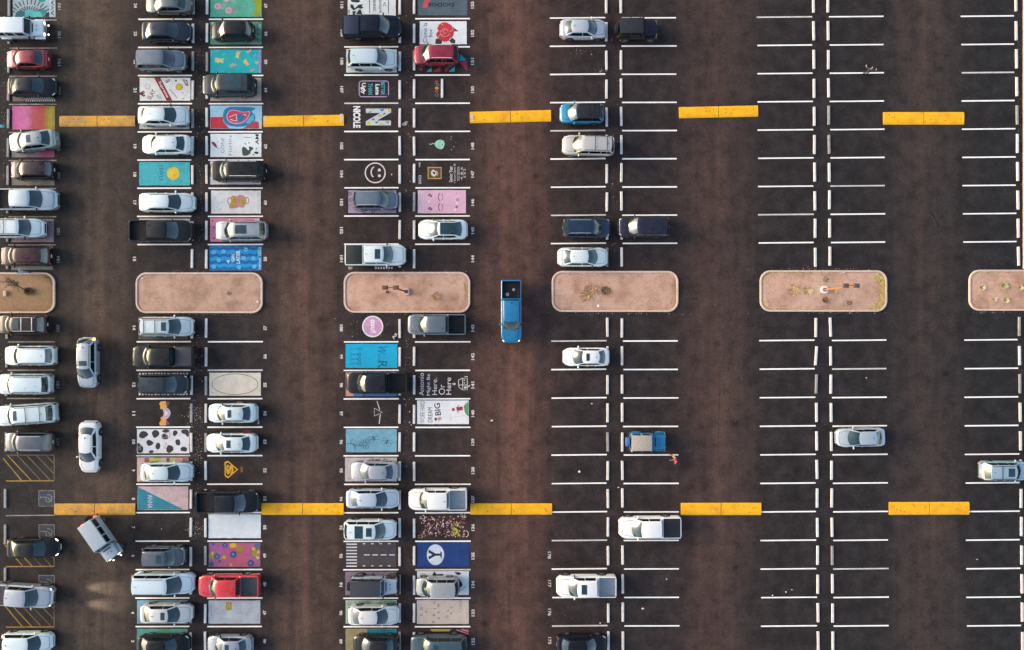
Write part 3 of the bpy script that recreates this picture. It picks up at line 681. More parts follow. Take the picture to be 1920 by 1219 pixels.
m = M('light blue mural under the cream sedan, bay 4', 257, 1125.5, 352, 1169.5, '6f9fb4', .5, var=.25); m.P(smooth(blob(279, 1131, 5, 8, .3)), '8f9a62')
m = M('turquoise green mural under the black car, bay 3', 256.5, 1179, 352, 1223, '5aa496', .6, var=.3); m.Q(305, 1186, 313, 1189, 'a2a339')
# second double row, right side
m = M('turquoise mural with pink drifting jellyfish and an olive border, bay 67', 394.5, -15, 490.5, 31.8, '5ab79c', .9, var=.3)
m.P(smooth([(476, -14), (490, -14), (490, 31), (473, 31), (477, 24), (479, 14), (476, 2)], 1), '9aa51e', 'olive_border')
for x, y in ((408, 12), (429, 20), (424, -3)):
    m.E(x, y, 6.5, 6.2, 'dba7b5', 'jellyfish')
    for k in range(4): m.L([(x+4, y-3+k*2.2), (x+11, y-4.5+k*3.2), (x+16, y-4+k*3)], 1, 'cfa0ac', 'tentacle')
    m.E(x-1, y, 1, 1, '8a3350')
m = M('mottled green mural under the black hatchback, bay 66', 394, 41, 490.5, 83.5, '6aa88c', 1, var=.4); m.scatter(470, 44, 489, 82, 24, ['4c7f6a', '7fbf9c', '8a8c80', '3f6d5e'], (1.5, 5)); m.P(smooth(blob(473, 77, 5)), '9a8f8a')
m = M('turquoise mural with yellow and lilac fish, bay 65', 394.5, 93, 490, 137, '22b3bb', .5, var=.18)
def fish(x, y, a, c, k=1.): ca, sa = math.cos(R(a)), math.sin(R(a)); m.P([(x+(u*ca-v*sa)*k, y+(u*sa+v*ca)*k) for u, v in ((-9, -3), (-3, -4), (3, -3), (9, -6), (7, -1), (9, 3), (3, 2), (-1, 5), (-3, 3), (-7, 4), (-5, 0))], c, 'fish')
for x, y, a, c, k in ((410, 113.5, 10, 'e2d27a', 1.1), (446, 101.5, 110, 'dcc97a', .9), (461, 117, 60, 'e8bf58', .8), (437, 122, 160, 'b9a6a8', .8), (466, 97, -20, 'c2b6a0', .7), (483, 118, 10, 'cdb98a', .7), (419, 134, 90, 'b0a08c', .3), (473, 132, -30, 'b3a2a0', .6), (477, 104, -25, '9fb0c0', .4), (419, 102, -25, '6ac6cf', .4), (407, 95, 0, '8fb0a8', .4)): fish(x, y, a, c, k)
m.Q(485, 94, 489.5, 136, 'a98fc0').Q(395, 94, 397.5, 105, 'a493bb')
m = M('beige mural with faint grey lettering under the dark SUV, bay 64', 394, 146, 490, 189.5, 'b5a79e', .6); m.L([(480, 150), (480, 165)], .7, '6f6663').L([(481, 170), (481, 180)], .7, '6f6663').L([(476, 175), (485, 174)], .7, '6f6663')
m = M('light blue and red mural with a big blue ringed teardrop, bay 63', 394, 198, 491, 241.5, '9ccbe0', .4)
m.P([(394.5, 219.5), (418, 219), (419, 228), (430, 241), (394.5, 241)], 'cf3548', 'red_field').P([(455, 241), (479, 227), (485, 229), (486, 241)], 'c23f52', 'red_field').L([(394.5, 219), (418, 218.5)], 1.2, 'ecd5dc').P([(486, 229), (490.5, 229), (490.5, 241), (486.5, 241)], 'ccc8ca')
m.P(smooth([(436, 200), (479, 201.5), (478, 206), (470, 208), (478, 216), (479, 226), (465, 237), (440, 238.5), (424, 234), (417.5, 222), (419, 208), (427, 201)]), '1e7fae', 'teardrop')
m.P(smooth([(441, 206), (458, 211), (470, 207), (468, 217), (462, 227), (450, 233), (434, 232), (425, 225), (425, 213), (432, 206)]), 'e3a0b4', 'ring')
m.P(smooth([(441, 207.5), (457, 212), (468, 209), (466, 217), (460, 226), (450, 231), (435, 230.5), (427, 224), (427, 213), (433, 207.5)]), 'd04660', 'red_ring')
m.P(smooth([(444, 215), (451, 213), (461, 218), (455, 227), (447, 229), (443, 224)]), '1f78a5', 'blue_drop')
m.L([(430, 219.5), (437, 217), (443, 214.5), (444, 221), (444.5, 227), (438, 226), (432, 224)], 1.2, 'f3e6ea').L([(457, 215), (462, 216.5)], 1, 'f3e6ea').P([(461, 231), (470, 218), (477, 214), (477, 224), (468, 232)], '5fb4d6')
m = M('white mural with GONE FISHIN lettering, red bobber and dark green fish, bay 62', 394.5, 251, 490, 294.5, 'dfe5e5', .3, var=.1)
m.T('GONE', 417.5, 272.5, 29, 6, U, '23262a', -.015).T('FISHIN', 431.8, 273, 36, 5.4, U, '23262a', -.018).T('AM', 482, 261.5, 19, 6.5, U, '23262a')
m.P([(396, 266), (401, 266), (405, 270), (408, 278), (402, 275), (398, 270)], 'a0344e', 'bobber').L([(405, 277), (413, 279.5)], .5, '4a4a4c').L([(406, 267), (410, 266)], .5, '4a4a4c')
m.P(smooth([(454, 276), (459, 275), (464, 281), (468, 282), (466, 274), (472, 275.5), (476, 278), (470, 284), (470, 288), (462, 292.5), (455, 292), (453.5, 284)], 1), '41584f', 'fish')
for x, y, a in ((460, 269.5, 40), (467, 268, -50), (481, 279, -60), (475, 290, 30)): m.P([(x+dx*math.cos(R(a))-dy*math.sin(R(a)), y+dx*math.sin(R(a))+dy*math.cos(R(a))) for dx, dy in ((-2.6, 0), (1, -1.2), (2, 0), (1, 1.2))], '2b3330', 'drop')
m.P(smooth([(475, 286), (480, 284), (485, 285), (484, 289), (480, 289)]), '2f3a35', 'drop').L([(456, 257.5), (472, 258)], .8, '3a3d40').ring(447, 266, 7, 7, .4, 'c2c9ca')
M('white painted bay under the black SUV, bay 61', 394, 302.5, 489, 346, 'cfcdcc', .8)
m = M('white mural with a pink and yellow butterfly shaped bag, bay 60', 396, 357.5, 489, 400.5, 'd9d9d9', .5, var=.15)
m.ring(431, 377, 4, 6, 1.6, 'b06a7c').ring(463.5, 376, 3, 5.6, 1.4, 'b06a7c').P(smooth([(433, 366), (446, 369), (449, 364.5), (456, 367), (462, 371), (461, 384), (455, 391), (449, 388), (444, 390), (432, 392), (429, 387), (433, 380)], 1), 'd08297', 'pink_wings')
m.P(smooth([(434, 368), (444, 369), (444, 382), (438, 391), (430, 388), (434, 380)], 1), 'b9a03c', 'yellow_wing').P(smooth([(451, 368), (459, 372), (461, 380), (457, 386), (450, 386)], 1), 'b9a03c', 'yellow_wing').scatter(435, 370, 443, 388, 12, ['6d7a2c', 'd9c94e'], (.6, 1.6)).scatter(451, 370, 459, 384, 10, ['6d7a2c', 'd9c94e', '8a5a52'], (.6, 1.6))
m.scatter(400, 360, 424, 398, 18, ['9a9c9c', '84888a'], (.5, 1.8)).T('SELF LOVE CLUB', 484, 378, 34, 3.2, U, '9a9a9c', -.02)
m = M('pink mural with small red hearts under the silver SUV, bay 59', 394, 409, 487, 453, 'dc8da5', .4)
for x, y in ((398.5, 414.5), (401, 426.5), (401, 447)): m.P([(x-2.5, y), (x-1, y-2), (x+1, y-1.2), (x+2.6, y-.8), (x+1, y+1), (x, y+2.5), (x-1, y+1.2)], 'a32f4a', 'heart')
m.Q(478, 410, 486, 414, 'd6c6cc')
m = M('bright blue wave mural reading 4 YEARS LATER, bay 58', 393, 462, 490.5, 507, '1a90cc', .3, var=.1)
for i, y in enumerate((463, 476, 489, 501)):
    top = [(393.5+k*4, y+1.2*math.sin(k*1.6)) for k in range(25)]; bot = [(489.5-k*4, y+5.8+1.2*math.sin(k*1.6+2)) for k in range(25)]; m.P([(a, max(b_, 462.3)) for a, b_ in top]+[(a, min(b_, 506.6)) for a, b_ in bot], '1468a4', 'wave')
for x, y in ((401, 473), (419, 472), (410, 488), (401, 500), (457, 484), (461, 468), (475, 484), (448, 501), (477, 500)):
    for k in range(5): a = R(72*k+x); m.E(x+2.6*math.cos(a), y+2.6*math.sin(a), 1.7, 1.4, '79c9ea', 'petal', 8)
m.T('4', 428, 491, 7, 6, U, 'e2eff5').T('YEARS', 437, 484, 16, 5.6, U, 'e2eff5').T('LATER', 446.5, 482, 24, 7, U, 'e2eff5').T('Senior 2022', 486.5, 484.5, 42, 5, U, 'bfe2f0')
m = M('beige white mural with a thin black oval outline, bay 55', 392.5, 699, 489, 742, 'd9cebd', .4, var=.16); m.ring(440.8, 720.5, 43, 19.3, .9, '3b3836', 'oval', n=48).E(443, 717, 1.2, .8, 'b9b2ab').L([(396, 735), (401, 737)], 1, '8a8580')
m = M('grey painted ring around the white sedan and white script, bay 54', 0, 0, 0, 0); m.ring(449, 773.5, 14, 19.5, 2, '8c8a8b').T('Laugh', 484.5, 788, 14, 4.5, U, 'd6d3d0')
m = M('dark red paint patch behind the white sedan, bay 53', 0, 0, 0, 0); m.P(smooth([(453, 810), (462, 805.5), (472, 808), (471, 813), (455, 814)]), '8a2a3f')
m = M('yellow shield emblem with the letter S, bay 52', 0, 0, 0, 0)
m.P([(421, 866.5), (427.8, 864), (446.8, 880.3), (427.8, 897), (421.3, 892.8)], 'e2a51d', 'shield').P([(423.6, 868.6), (428, 867.2), (443.2, 880.3), (428, 893.8), (423.7, 890.8)], '2f2627', 'shield_field').T('S', 431, 880.3, 19, 13.5, U, 'e2a51d', .06).T('2022', 453, 880.5, 10, 3.5, U, 'c98a2c')
M('plain white painted bay below the black pickup, bay 50', 391, 964.5, 489, 1009, 'd3dbe0', .3, var=.12)
m = M('magenta mural with yellow, green and dark blue spots, bay 49', 391.5, 1018, 488, 1063, grad=(0, [(391, '9c5f9c'), (420, 'b0628c'), (450, 'c05f72'), (470, 'b0608c'), (488, 'a8608a')]), var=.25)
for x, y, r, c in ((437, 1023, 6.5, 'd9a531'), (449, 1028.5, 6, '909330'), (437.5, 1039.5, 6.2, '2c4a78'), (422, 1022.5, 5.5, '3f4f84'), (407, 1043.5, 5.4, '275a80'), (397, 1042, 5.3, '8c9a2f'), (398.5, 1037.5, 3.4, 'dca83a'), (420.5, 1045, 3.8, 'dda23c'), (415, 1048, 3.6, '96942f'), (470, 1056, 6.3, '35487a'), (482, 1023.5, 5.6, '4f7080'), (475.5, 1029, 3.6, 'dda23c'), (478, 1038, 6.2, '8c9a2f'), (484.5, 1035, 3, 'd9b04a'), (483.5, 1045.5, 3, 'd8c070'), (396.5, 1058, 5, '2f5a70'), (433, 1059.5, 3.4, 'd88a50'), (400, 1020.5, 2.6, '3f5578'), (412, 1052, 2.6, '80405a')): m.E(x, y, r, min(r, 1062.5-y, y-1018.5) if False else r*.98 if 1018.5+r < y < 1062.5-r else min(y-1018.4, 1062.6-y, r), c, 'spot', 16, .04)
m.E(437.5, 1039.5, 3, 3, '5f86b0').E(407, 1043.5, 2.6, 2.6, '5a8cb0').E(470, 1056, 3, 3, '5a74a0').E(422, 1022.5, 2.5, 2.5, '6474aa')
m = M('whitish grey mural with a small yellow door shape, bay 47', 391, 1126, 488, 1169.5, 'b5bbc2', .6, var=.22)
m.Q(423.5, 1129, 434.5, 1144, 'a59538', 'door_shape').scatter(426, 1130, 433, 1137, 6, ['d8d2b0', '7a6f30'], (.6, 1.4)).Q(424, 1145.5, 434, 1158, 'c3c7cb').T('CLASS', 396, 1148, 28, 4, U, '8f959c', -.015).L([(452, 1134), (452, 1150)], .7, '8f959c').L([(444, 1149), (456, 1150)], .7, '8f959c').T('2021', 483, 1154, 20, 4, U, '8f959c', -.015)
# third double row, left side
m = M('white mural with dark green mountain print and AZ PARKING lettering, bay 110', 652, -15, 742, 31, 'dce1e0', .4)
m.P([(657, 2), (666, -6), (676, 2), (672, 5), (660, 4)], '23352e').P([(657, 8), (662, 9), (665, 16), (672, 9), (681, 8), (678, 12), (682, 14), (676, 17), (671, 15), (663, 20), (657, 14)], '23352e').P([(667, 27), (673, 18), (677, 19), (679, 27.5)], '23352e').P([(661, 21), (668, 21), (664, 30), (661, 30)], '31423b').P([(653, 19), (656, 18), (655, 27), (653.5, 27)], '7a8580')
m.L([(693, -14), (693, 24.5)], 1.4, '4a5255').L([(728.3, -14), (728.3, 25)], 1.4, '4a5255').T('PARKING', 702, 5, 30, 5.5, D, '2c3335').T('AMBASSADOR', 713, 4, 42, 4.4, D, '3c4346').T('AZ', 721.3, 8, 8, 5, D, '3c4346')
M('plain white painted bay under the silver white wagon, bay 108', 649, 92.5, 744, 136, 'c8d0d2', .4, var=.15)
m = M('neon style BETTER Late THAN Ugly sign painted on dark asphalt, bay 107', 0, 0, 0, 0)
fr = rr(673.5, 152, 728.5, 181.5, 5, 4); m.L(fr[8:]+fr[:7], 1.4, 'cbb0cc', 'frame')
m.T('BETTER', 717.8, 166.2, 24, 7, D, '52b4c2').T('Late', 708, 168, 20, 8, D, 'eceaea', .03).T('THAN', 694.5, 167, 21, 8, D, '52b4c2').T('Ugly', 681, 166, 21, 9.5, D, 'eceaea', .03)
m = M('large letter N of coloured triangles beside the name NICOLE, bay 106', 0, 0, 0, 0)
m.T('NICOLE', 669, 219.5, 41, 14, D, 'efedeb', .05).P([(686, 203.7), (733.3, 203.7), (733.3, 211), (707, 226.3), (733, 226.3), (733, 235.2), (686, 235.2), (686, 227.5), (713, 212), (686, 212)], 'c9cdd0', 'letter_outline')
for pts, c in ((((725, 204.5), (732.5, 204.5), (732.5, 210), (729.5, 211)), 'd9c83a'), (((711, 204.8), (721, 204.8), (716.5, 209.5)), '3d7390'), (((696, 204.8), (704, 204.8), (699, 208)), 'c9c65a'), (((718, 216.5), (720, 211.5), (724, 213)), '2f6d86'), (((708, 217.5), (717, 213.5), (715, 218), (711, 220)), 'd3c53c'), (((694, 225.5), (702, 221.5), (703, 226)), '4a7694'), (((688, 234.3), (688, 228.5), (692.5, 227), (696, 234.3)), 'd9c83a'), (((703, 228), (711.5, 228), (705, 232.5)), '2f7f8c'), (((709, 234.3), (713, 229), (718, 234.3)), 'c9ca54'), (((722, 228), (730, 228), (727.5, 231.5)), '45758f'), (((690, 211), (695, 208.5), (697, 211)), '5a6062')): m.P(list(pts), c, 'triangle')
m = M('round white smiley face painted on dark asphalt, bay 104', 0, 0, 0, 0)
m.ring(703.5, 324.2, 18.6, 18.4, 2.2, 'ead9d6', 'face_outline', n=32).E(711.3, 319, 2.8, 2.8, 'ead9d6', 'eye', 12).E(711.3, 329.6, 2.8, 2.8, 'ead9d6', 'eye', 12).ring(703, 323, 7, 10, 2.4, 'ead9d6', 'mouth', a0=115, a1=258, n=12).Q(733, 326, 735.5, 328.5, 'd5c5c2')
m = M('lilac mural with dark purple scribbles under the blue grey SUV, bay 103', 653, 357, 743, 399.5, 'a593ab', .7)
for x, y, r in ((656, 363.5, 3), (658.5, 375, 3.4), (700, 396, 3.2), (682, 396.5, 3), (720, 359.5, 2.6)): m.ring(x, y, r, r*.8, 1.4, '564463', n=12)
m.L([(664, 392), (675, 397), (690, 394)], 1.6, '564463').Q(733, 358, 742, 386, '4a4252')
m = M('white brush lettering half hidden below the white pickup, bay 101', 0, 0, 0, 0)
for x in range(703, 738, 5): m.L([(x, 500+random.uniform(0, 2)), (x+3, 503+random.uniform(0, 2))], 1.6, 'd8d4d0', 'letter_stroke').L([(x+3, 500), (x+1, 504.5)], 1.2, 'd8d4d0', 'letter_stroke')
m.P(smooth([(652, 500), (660, 500), (662, 503), (656, 506), (653, 505)], 1), 'a9a39d')
m = M('round pink osu! badge with a white rim, bay 100', 0, 0, 0, 0)
m.E(698.8, 612.3, 19.8, 20.2, 'efecec', 'rim', 36).E(698.8, 612.3, 17.6, 18, 'c9bcc4', 'rim_shade', 36).E(698.8, 612.3, 16.9, 17.3, 'd79cc0', 'badge', 36).T('osu!', 700.3, 611.5, 25, 11, D, 'f5f2f3', .04)
m = M('bright blue mural with stick figures and the name WELLER, bay 99', 648, 645, 745, 690, '10a6cf', .3, var=.12)
m.T('W', 716, 656, 15, 16, D-12, '14507a', -.01).T('ELLE', 711.5, 671, 13, 3.6, D, '14507a', -.01).T('R', 717, 683.5, 12, 17, D, '14507a', -.005)
for y in (654, 664.6, 673.5, 681.5):
    x = 674 if y != 654 else 676
    m.L([(661, y), (x-4, y)], .7, '14507a', 'stick').L([(657, y-2.5), (661, y), (657, y+3)], .7, '14507a', 'stick').L([(672, y-2.5), (669, y), (672, y+2.5)], .6, '14507a', 'stick').ring(x, y, 2.6, 2.9, .8, '14507a', 'head', n=12)
m = M('mural of peach and blue showing round the black pickup, bay 98', 648, 698, 744, 743, '4272ac', .5); m.Q(648.5, 698.5, 662.5, 742.5, 'cd9a78').Q(651, 699, 661, 702, 'b98a6f')
m = M('thin white triangle and two strokes painted on asphalt, bay 97', 0, 0, 0, 0)
m.L([(701.8, 765.5), (702, 780), (717, 773.4)], 1.2, 'e2dcd8', 'triangle', closed=True).L([(706.7, 752), (712, 768)], 1.6, 'd5cfca', 'stroke').L([(713, 777), (711, 795)], 1.8, 'd5cfca', 'stroke')
m = M('light blue mural with a line flower and two butterflies, bay 96', 648.5, 804.5, 744, 848, '78acc0', .7, var=.22)
for k in range(8): a = R(45*k); m.ring(683.8+6.8*math.cos(a), 832.5+6.8*math.sin(a)*1.05, 3.4 if k % 4 in (0,) else 2.3, 2.3 if k % 4 in (0,) else 3.2, .6, '1f4455', 'petal', n=8)
m.ring(683.8, 832.5, 3, 2.6, .6, '1f4455', 'flower_centre', n=8).L([(677, 835), (667, 835), (661, 832), (651, 831)], .8, '1f4455', 'stem').L([(662, 833), (668, 841), (666, 845), (663, 838)], .7, '1f4455', 'leaf').L([(659, 831), (657, 827), (662, 824)], .7, '1f4455', 'leaf')
for x, y, a in ((700.5, 821.5, 60), (725, 829, -65)):
    m.L([(x-4*math.cos(R(a)), y-4*math.sin(R(a))), (x+5*math.cos(R(a)), y+5*math.sin(R(a)))], 1.8, '16323f', 'butterfly_body')
    for s_ in (-1, 1):
        for d_ in (-1, 1): m.ring(x+3*d_*math.cos(R(a))+s_*6*math.sin(R(a)), y+3*d_*math.sin(R(a))-s_*6*math.cos(R(a)), 4.2, 3.4, .5, '2b5467', 'wing', n=10)
m = M('pale grey mural under the silver sedan, bay 95', 647, 858, 744, 902.5, 'c2bcb9', .6, var=.22); m.scatter(690, 861, 735, 865, 24, ['5f5a5a', '7a7574'], (1, 2.6)).L([(653, 896), (657, 899)], 1.4, '6a6564')
m = M('miniature road mural with zebra crossing and dashed centre line, bay 92', 648.5, 1017.5, 743, 1063, '4d474b', .5, var=.22)
for i in range(8): m.Q(649.3, 1019.3+i*5.9, 669.3, 1021.6+i*5.9, 'e6e0de', 'crossing_stripe')
for x in (682.5, 698, 713.8, 729.4): m.Q(x, 1039.6, x+10.5, 1041.4, 'e6e0de', 'centre_dash')
for x in (680, 695.7, 711.5, 727.3): m.Q(x, 1018.6, x+5, 1020.4, 'e6e0de', 'edge_dash'); m.Q(x, 1060.2, x+5, 1062, 'e6e0de', 'edge_dash')
m = M('dusty lilac mural with black oval smears under the dark topped off-roader, bay 91', 647.5, 1072, 743.5, 1116, '8f7d90', .7, var=.3)
m.E(678, 1077, 9, 3.8, '26222a').P([(696, 1074), (701, 1075), (705, 1080), (700, 1079)], '26222a').P([(724, 1080), (731, 1075), (743, 1074), (743, 1080)], '332e36')
m = M('pale green mural with panels and small black rings under the white sedan, bay 90', 648, 1125.5, 744, 1169.5, 'a5bdae', .5)
m.Q(672, 1126.5, 696, 1134, '78a093').Q(720, 1126.5, 743, 1134, '6fa08c').Q(697, 1126.5, 719, 1134, '9cb5aa')
for x, y, r in ((655, 1131.5, 2.8), (667, 1129.8, 2), (689, 1129.5, 2.4), (714, 1130, 2.2), (737, 1130, 2.2), (654, 1164.5, 2.6)): m.ring(x, y, r, r, .7, '3a4a44', n=12)
m.scatter(672, 1131, 742, 1134, 18, ['3a4a44', '4c5c55'], (.8, 2.4))
m = M('sand coloured and teal mural under the dark sedan, bay 89', 648, 1179, 744, 1223, 'a59a6e', .8, var=.3); m.Q(688.5, 1179.5, 743.5, 1222, '1f8598').Q(676, 1179.5, 688, 1190, 'a58f78').scatter(650, 1200, 658, 1219, 8, ['6f6644', '7f8a5c'], (.8, 2))
# third double row, right side
m = M('slate grey mural with upside down DODGE lettering and a red flag, bay 153', 783.5, -15, 876, 29, '55646f', .6, var=.22)
m.P([(792, 14), (801, 15), (806, -2), (797, -2)], 'cf4a5c', 'red_flag').T('DODGE', 826.5, 9, 49, 7, F, '1c2126')
m = M('white mural with a big red rose and the words Como la flor, bay 152', 787, 40, 875, 83, 'dfe1e2', .3, var=.1)
m.P([(816, 82.5), (817, 73), (823, 72), (829, 77), (828, 82.5)], '38402a', 'leaf').P([(842, 76), (848, 71), (854, 76), (853, 82), (846, 81)], '38402a', 'leaf').P([(851, 52), (860, 59), (852, 59)], '38402a', 'leaf')
m.P(smooth([(826, 43), (836, 41.5), (843, 45), (850, 51), (854, 55), (851, 60), (850, 68), (843, 71), (843, 76), (835, 79), (828, 77), (822, 72), (818, 68), (818, 62), (823, 58), (819, 54), (822, 49)], 1), 'd23b45', 'rose')
for cx, cy, rx, ry, a0, a1 in ((834, 60, 9, 9, 20, 200), (834, 60, 6, 6, 180, 350), (834, 60, 3, 3, 30, 300), (828, 70, 6, 5, 150, 300), (843, 53, 6, 6, -60, 90), (826, 50, 6, 5, 200, 330), (842, 67, 6, 5, 20, 160)): m.ring(cx, cy, rx, ry, 1.1, 'f0a8a0' if cx != 842 else '8f2430', 'petal_line', a0=a0, a1=a1, n=10)
m.T('Como la', 797, 61.5, 37, 8, U, '3a3d44', 0).T('flor', 807.5, 62, 16, 6.5, U, '3a3d44', 0)
m = M('red and turquoise triangles scattered round the red SUV, bay 151', 0, 0, 0, 0)
for pts, c in ((((863.5, 101.5), (875, 113), (860, 115)), '23a0b0'), (((861, 116), (875.5, 114), (876, 134.5)), 'ab3a5c'), (((800, 134.5), (809.5, 134.5), (809, 126)), '3aa6b0'), (((812, 134.5), (826, 134.5), (826, 124.5)), 'a2344f'), (((834, 125), (845, 124), (838, 134.5), (834, 134.5)), '8f3048'), (((841, 134.5), (852.5, 134.5), (853, 124)), '2aa0ac'), (((786, 129), (793, 128), (790, 134)), '97324c')): m.P(list(pts), c, 'triangle')
m = M('colourful word Google painted small in bay 150', 0, 0, 0, 0)
for ch, x, y, s_, c in (('G', 819, 178.5, 6.5, '6e6a82'), ('o', 818.5, 171.5, 4.5, 'd0405a'), ('o', 819, 165.5, 4.8, 'e8c23c'), ('g', 820.5, 159.5, 4.8, '6e6a82'), ('l', 818.5, 156.5, 1.4, '5d8a6a'), ('e', 818.5, 152.8, 4.2, 'c93a5a')): m.T(ch, x, y, s_, 6.5 if ch != 'l' else 7, U, c, .03)
m = M('pale green flame blob with dark dots painted in bay 148', 0, 0, 0, 0)
m.P(smooth([(814, 270), (818, 264.5), (824, 262), (829, 262.5), (833, 265.5), (833.5, 271), (832, 276), (829, 280), (824, 279.5), (818, 277)], 1), '9fd3ba', 'flame_blob').L([(814.5, 270.5), (811, 268.5), (809, 271), (805, 270)], 1.3, '9fd3ba', 'tail').E(825, 266.8, .9, .9, '2c3f38', n=8).E(824.8, 275.6, .9, .9, '2c3f38', n=8).E(829.5, 271, 1.1, 1.3, '2c3f38', n=8)
for x, y in ((845.5, 261.5), (846, 257), (851, 275.5), (846.5, 281)): m.E(x, y, .9, .9, 'c9c4bf', 'dot', 8)
m = M('gold framed picture, 2022 and white Senior Year writing in bay 147', 0, 0, 0, 0)
m.Q(802, 313.3, 828, 335.7, 'c9a04e', 'gold_frame').Q(803.6, 315, 826.3, 334, '5d4634', 'picture').P([(808, 322), (812, 318), (818, 322), (819, 327), (814, 332), (808.5, 328)], 'd9cfc2', 'sheet').P([(811, 323), (814, 321), (817, 325), (814, 328)], '4a3628').L([(818, 321), (821.5, 325), (819, 330)], 1, 'd9cfc2')
m.T('2022', 787.3, 337, 17, 5, U, 'd8d2cd').T('46', 786.5, 309.5, 10, 3.8, U, 'b9b3ae').T('Senior Year', 845.3, 326.5, 30, 6.5, U, 'd8d2cd').T('1 Room Game 40', 852.3, 325, 36, 4, U, 'b9b3ae')
m.T('2022 SENIOR', 860, 325.5, 27, 4, U, 'b3ada8').L([(857.4, 314), (857.4, 340)], .6, 'b3ada8').T('4 8 6', 865.5, 325.5, 24, 4, U, 'c0bab5').T('6 8 2', 871.3, 325, 17, 4, U, 'c0bab5').L([(868.5, 317), (868.5, 334)], .6, 'b3ada8')
m = M('pale pink mural with two pairs of dark curved lips, bay 146', 783.5, 356.5, 873.5, 400, 'd9abbf', .3, var=.12)
m.Q(785, 359, 793.5, 399, 'e0bccb').L([(785, 359), (785, 399)], .5, 'f0dbe4').L([(793.5, 359), (793.5, 399)], .5, 'f0dbe4')
for y in (369.5, 388.5): m.ring(829, y, 7, 9, 1.3, '6a3550', 'lip', a0=125, a1=235, n=8); m.ring(823.5, y, 7, 8, 1.1, '8a5570', 'lip', a0=-55, a1=55, n=8)
for y in (366, 391): m.P([(802, y), (806, y-3), (811, y+1), (808, y+4)], '3f2a3a', 'bottle').P([(805, y), (807, y-1), (808.5, y+1), (807, y+2)], 'd9abbf')
m.E(804.5, 378, 2, 2.5, 'efdce5').E(858, 374.5, 2.5, 2.5, '8e5f7c', n=10).E(858, 374.5, 1.2, 1.2, 'e3c4d2', n=8).E(856.5, 388, 2.4, 2.4, '8e5f7c', n=10).E(853.5, 393.5, 2.6, 2.6, 'efdce5', n=10).E(857, 381.5, 2, 2, 'efdce5', n=10).L([(855.5, 364), (857, 361), (858.5, 364)], .7, '8e5f7c')
m = M('white hand lettering Antonio Might Be Here Or Here with arrow and house, bay 141', 0, 0, 0, 0)
m.T('Antonio', 790.3, 720.5, 42, 9, U, 'e8dfdc', 0).T('Might Be', 804, 721.5, 40, 8, U, 'e8dfdc', 0).T('Here.', 815, 724.5, 32, 9, U, 'e8dfdc', 0).T('Or', 828.5, 730.5, 19, 11.5, U, 'e8dfdc', -.005).T('Here', 841, 724, 32, 9.5, U, 'e8dfdc', 0)
m.L([(847.5, 720), (851, 720)], 1.3, 'e8dfdc', 'arrow').P([(851, 717.2), (855, 720), (851, 722.8)], 'e8dfdc', 'arrow').L([(859.5, 713), (866, 709.5), (876, 709.5), (876, 731), (867, 731), (860.5, 726)], 1.2, 'e8dfdc', 'house', closed=True).L([(867.5, 710), (867.5, 731)], 1, 'e8dfdc', 'house').L([(861, 722), (876, 722)], 1, 'e8dfdc', 'house').E(870.5, 713, 1.2, 1.2, 'e8dfdc', 'window', 8).E(870.5, 718, 1.2, 1.2, 'e8dfdc', 'window', 8).Q(870, 725, 874.5, 728.5, 'e8dfdc', 'door').L([(877, 726), (881, 722.5)], 1.5, 'e8dfdc').L([(871, 706.5), (877, 706.5)], 1.4, 'e8dfdc')
m = M('white mural reading WORK HARD DREAM BIG with two small figures, bay 140', 782, 751, 879, 795.3, 'e2e0df', .3, var=.1)
m.T('WORK HARD', 792, 772.5, 41, 9, U, '26262a', -.005).T('DREAM', 806.5, 778, 28, 8.5, U, '26262a', 0).T('BIG', 820.5, 767.5, 23, 11, U+6, '26262a', .015)
m.P([(870, 762)]+[(878.5-8*math.sin(R(a)), 766-14*math.cos(R(a))) for a in range(20, 170, 25)]+[(878.5, 781), (878.5, 752)], '6aa06a', 'hill').P([(855, 764), (867, 762), (868, 769), (857, 771)], 'b83a56', 'dress').E(850, 768, 3, 3.2, 'a34a5c', 'head', 12).L([(856, 765), (861, 759)], .8, '4a4044').L([(856, 771), (861, 775)], .8, '4a4044').L([(867, 765), (871, 765)], .8, 'c9a08c')
m.P([(820, 783), (827, 782), (828, 787), (821, 788)], 'cda48c', 'body').E(817, 786, 2.6, 3, '5a4a48', 'head', 12).L([(824, 782), (824, 790)], 1, 'cda48c').L([(849, 782), (860, 781.5), (870, 778), (877, 785)], .5, 'a9a6a4').ring(845, 783, 2, 6, .4, 'a9a6a4', n=12)
m = M('dense multicoloured paint splatter with four smiley marks, bay 136', 0, 0, 0, 0)
m.scatter(790, 968, 874, 1007, 420, ['e0c0c8', 'b9878f', '6c3a3f', 'c9a24a', 'e8dcd8', '8a4a38', '42231f', 'a05a70', '5a2e2c', '3a2220'], (.6, 2.6)).scatter(846, 980, 860, 1003, 60, ['d9c84a', 'c9c060', 'e0d070', '8a7a30'], (.8, 2.2))
for x, y, r, c in ((791, 971, 5.4, 'e4dcd8'), (788, 1006, 3.8, 'b99a72'), (872, 1001, 6.2, 'e4dcd8'), (867, 966.5, 4.6, 'cdb06c')): m.ring(x, y, r, r, 1.2, c, 'smile', a0=-75, a1=75, n=10).Q(x-4, y-2.2, x-.5, y-1, c, 'eye').Q(x-4, y+1, x-.5, y+2.2, c, 'eye')
m = M('royal blue mural with a white oval and a blue letter Y, bay 135', 782, 1017.5, 879.5, 1063, '1f3f7c', .5, var=.22)
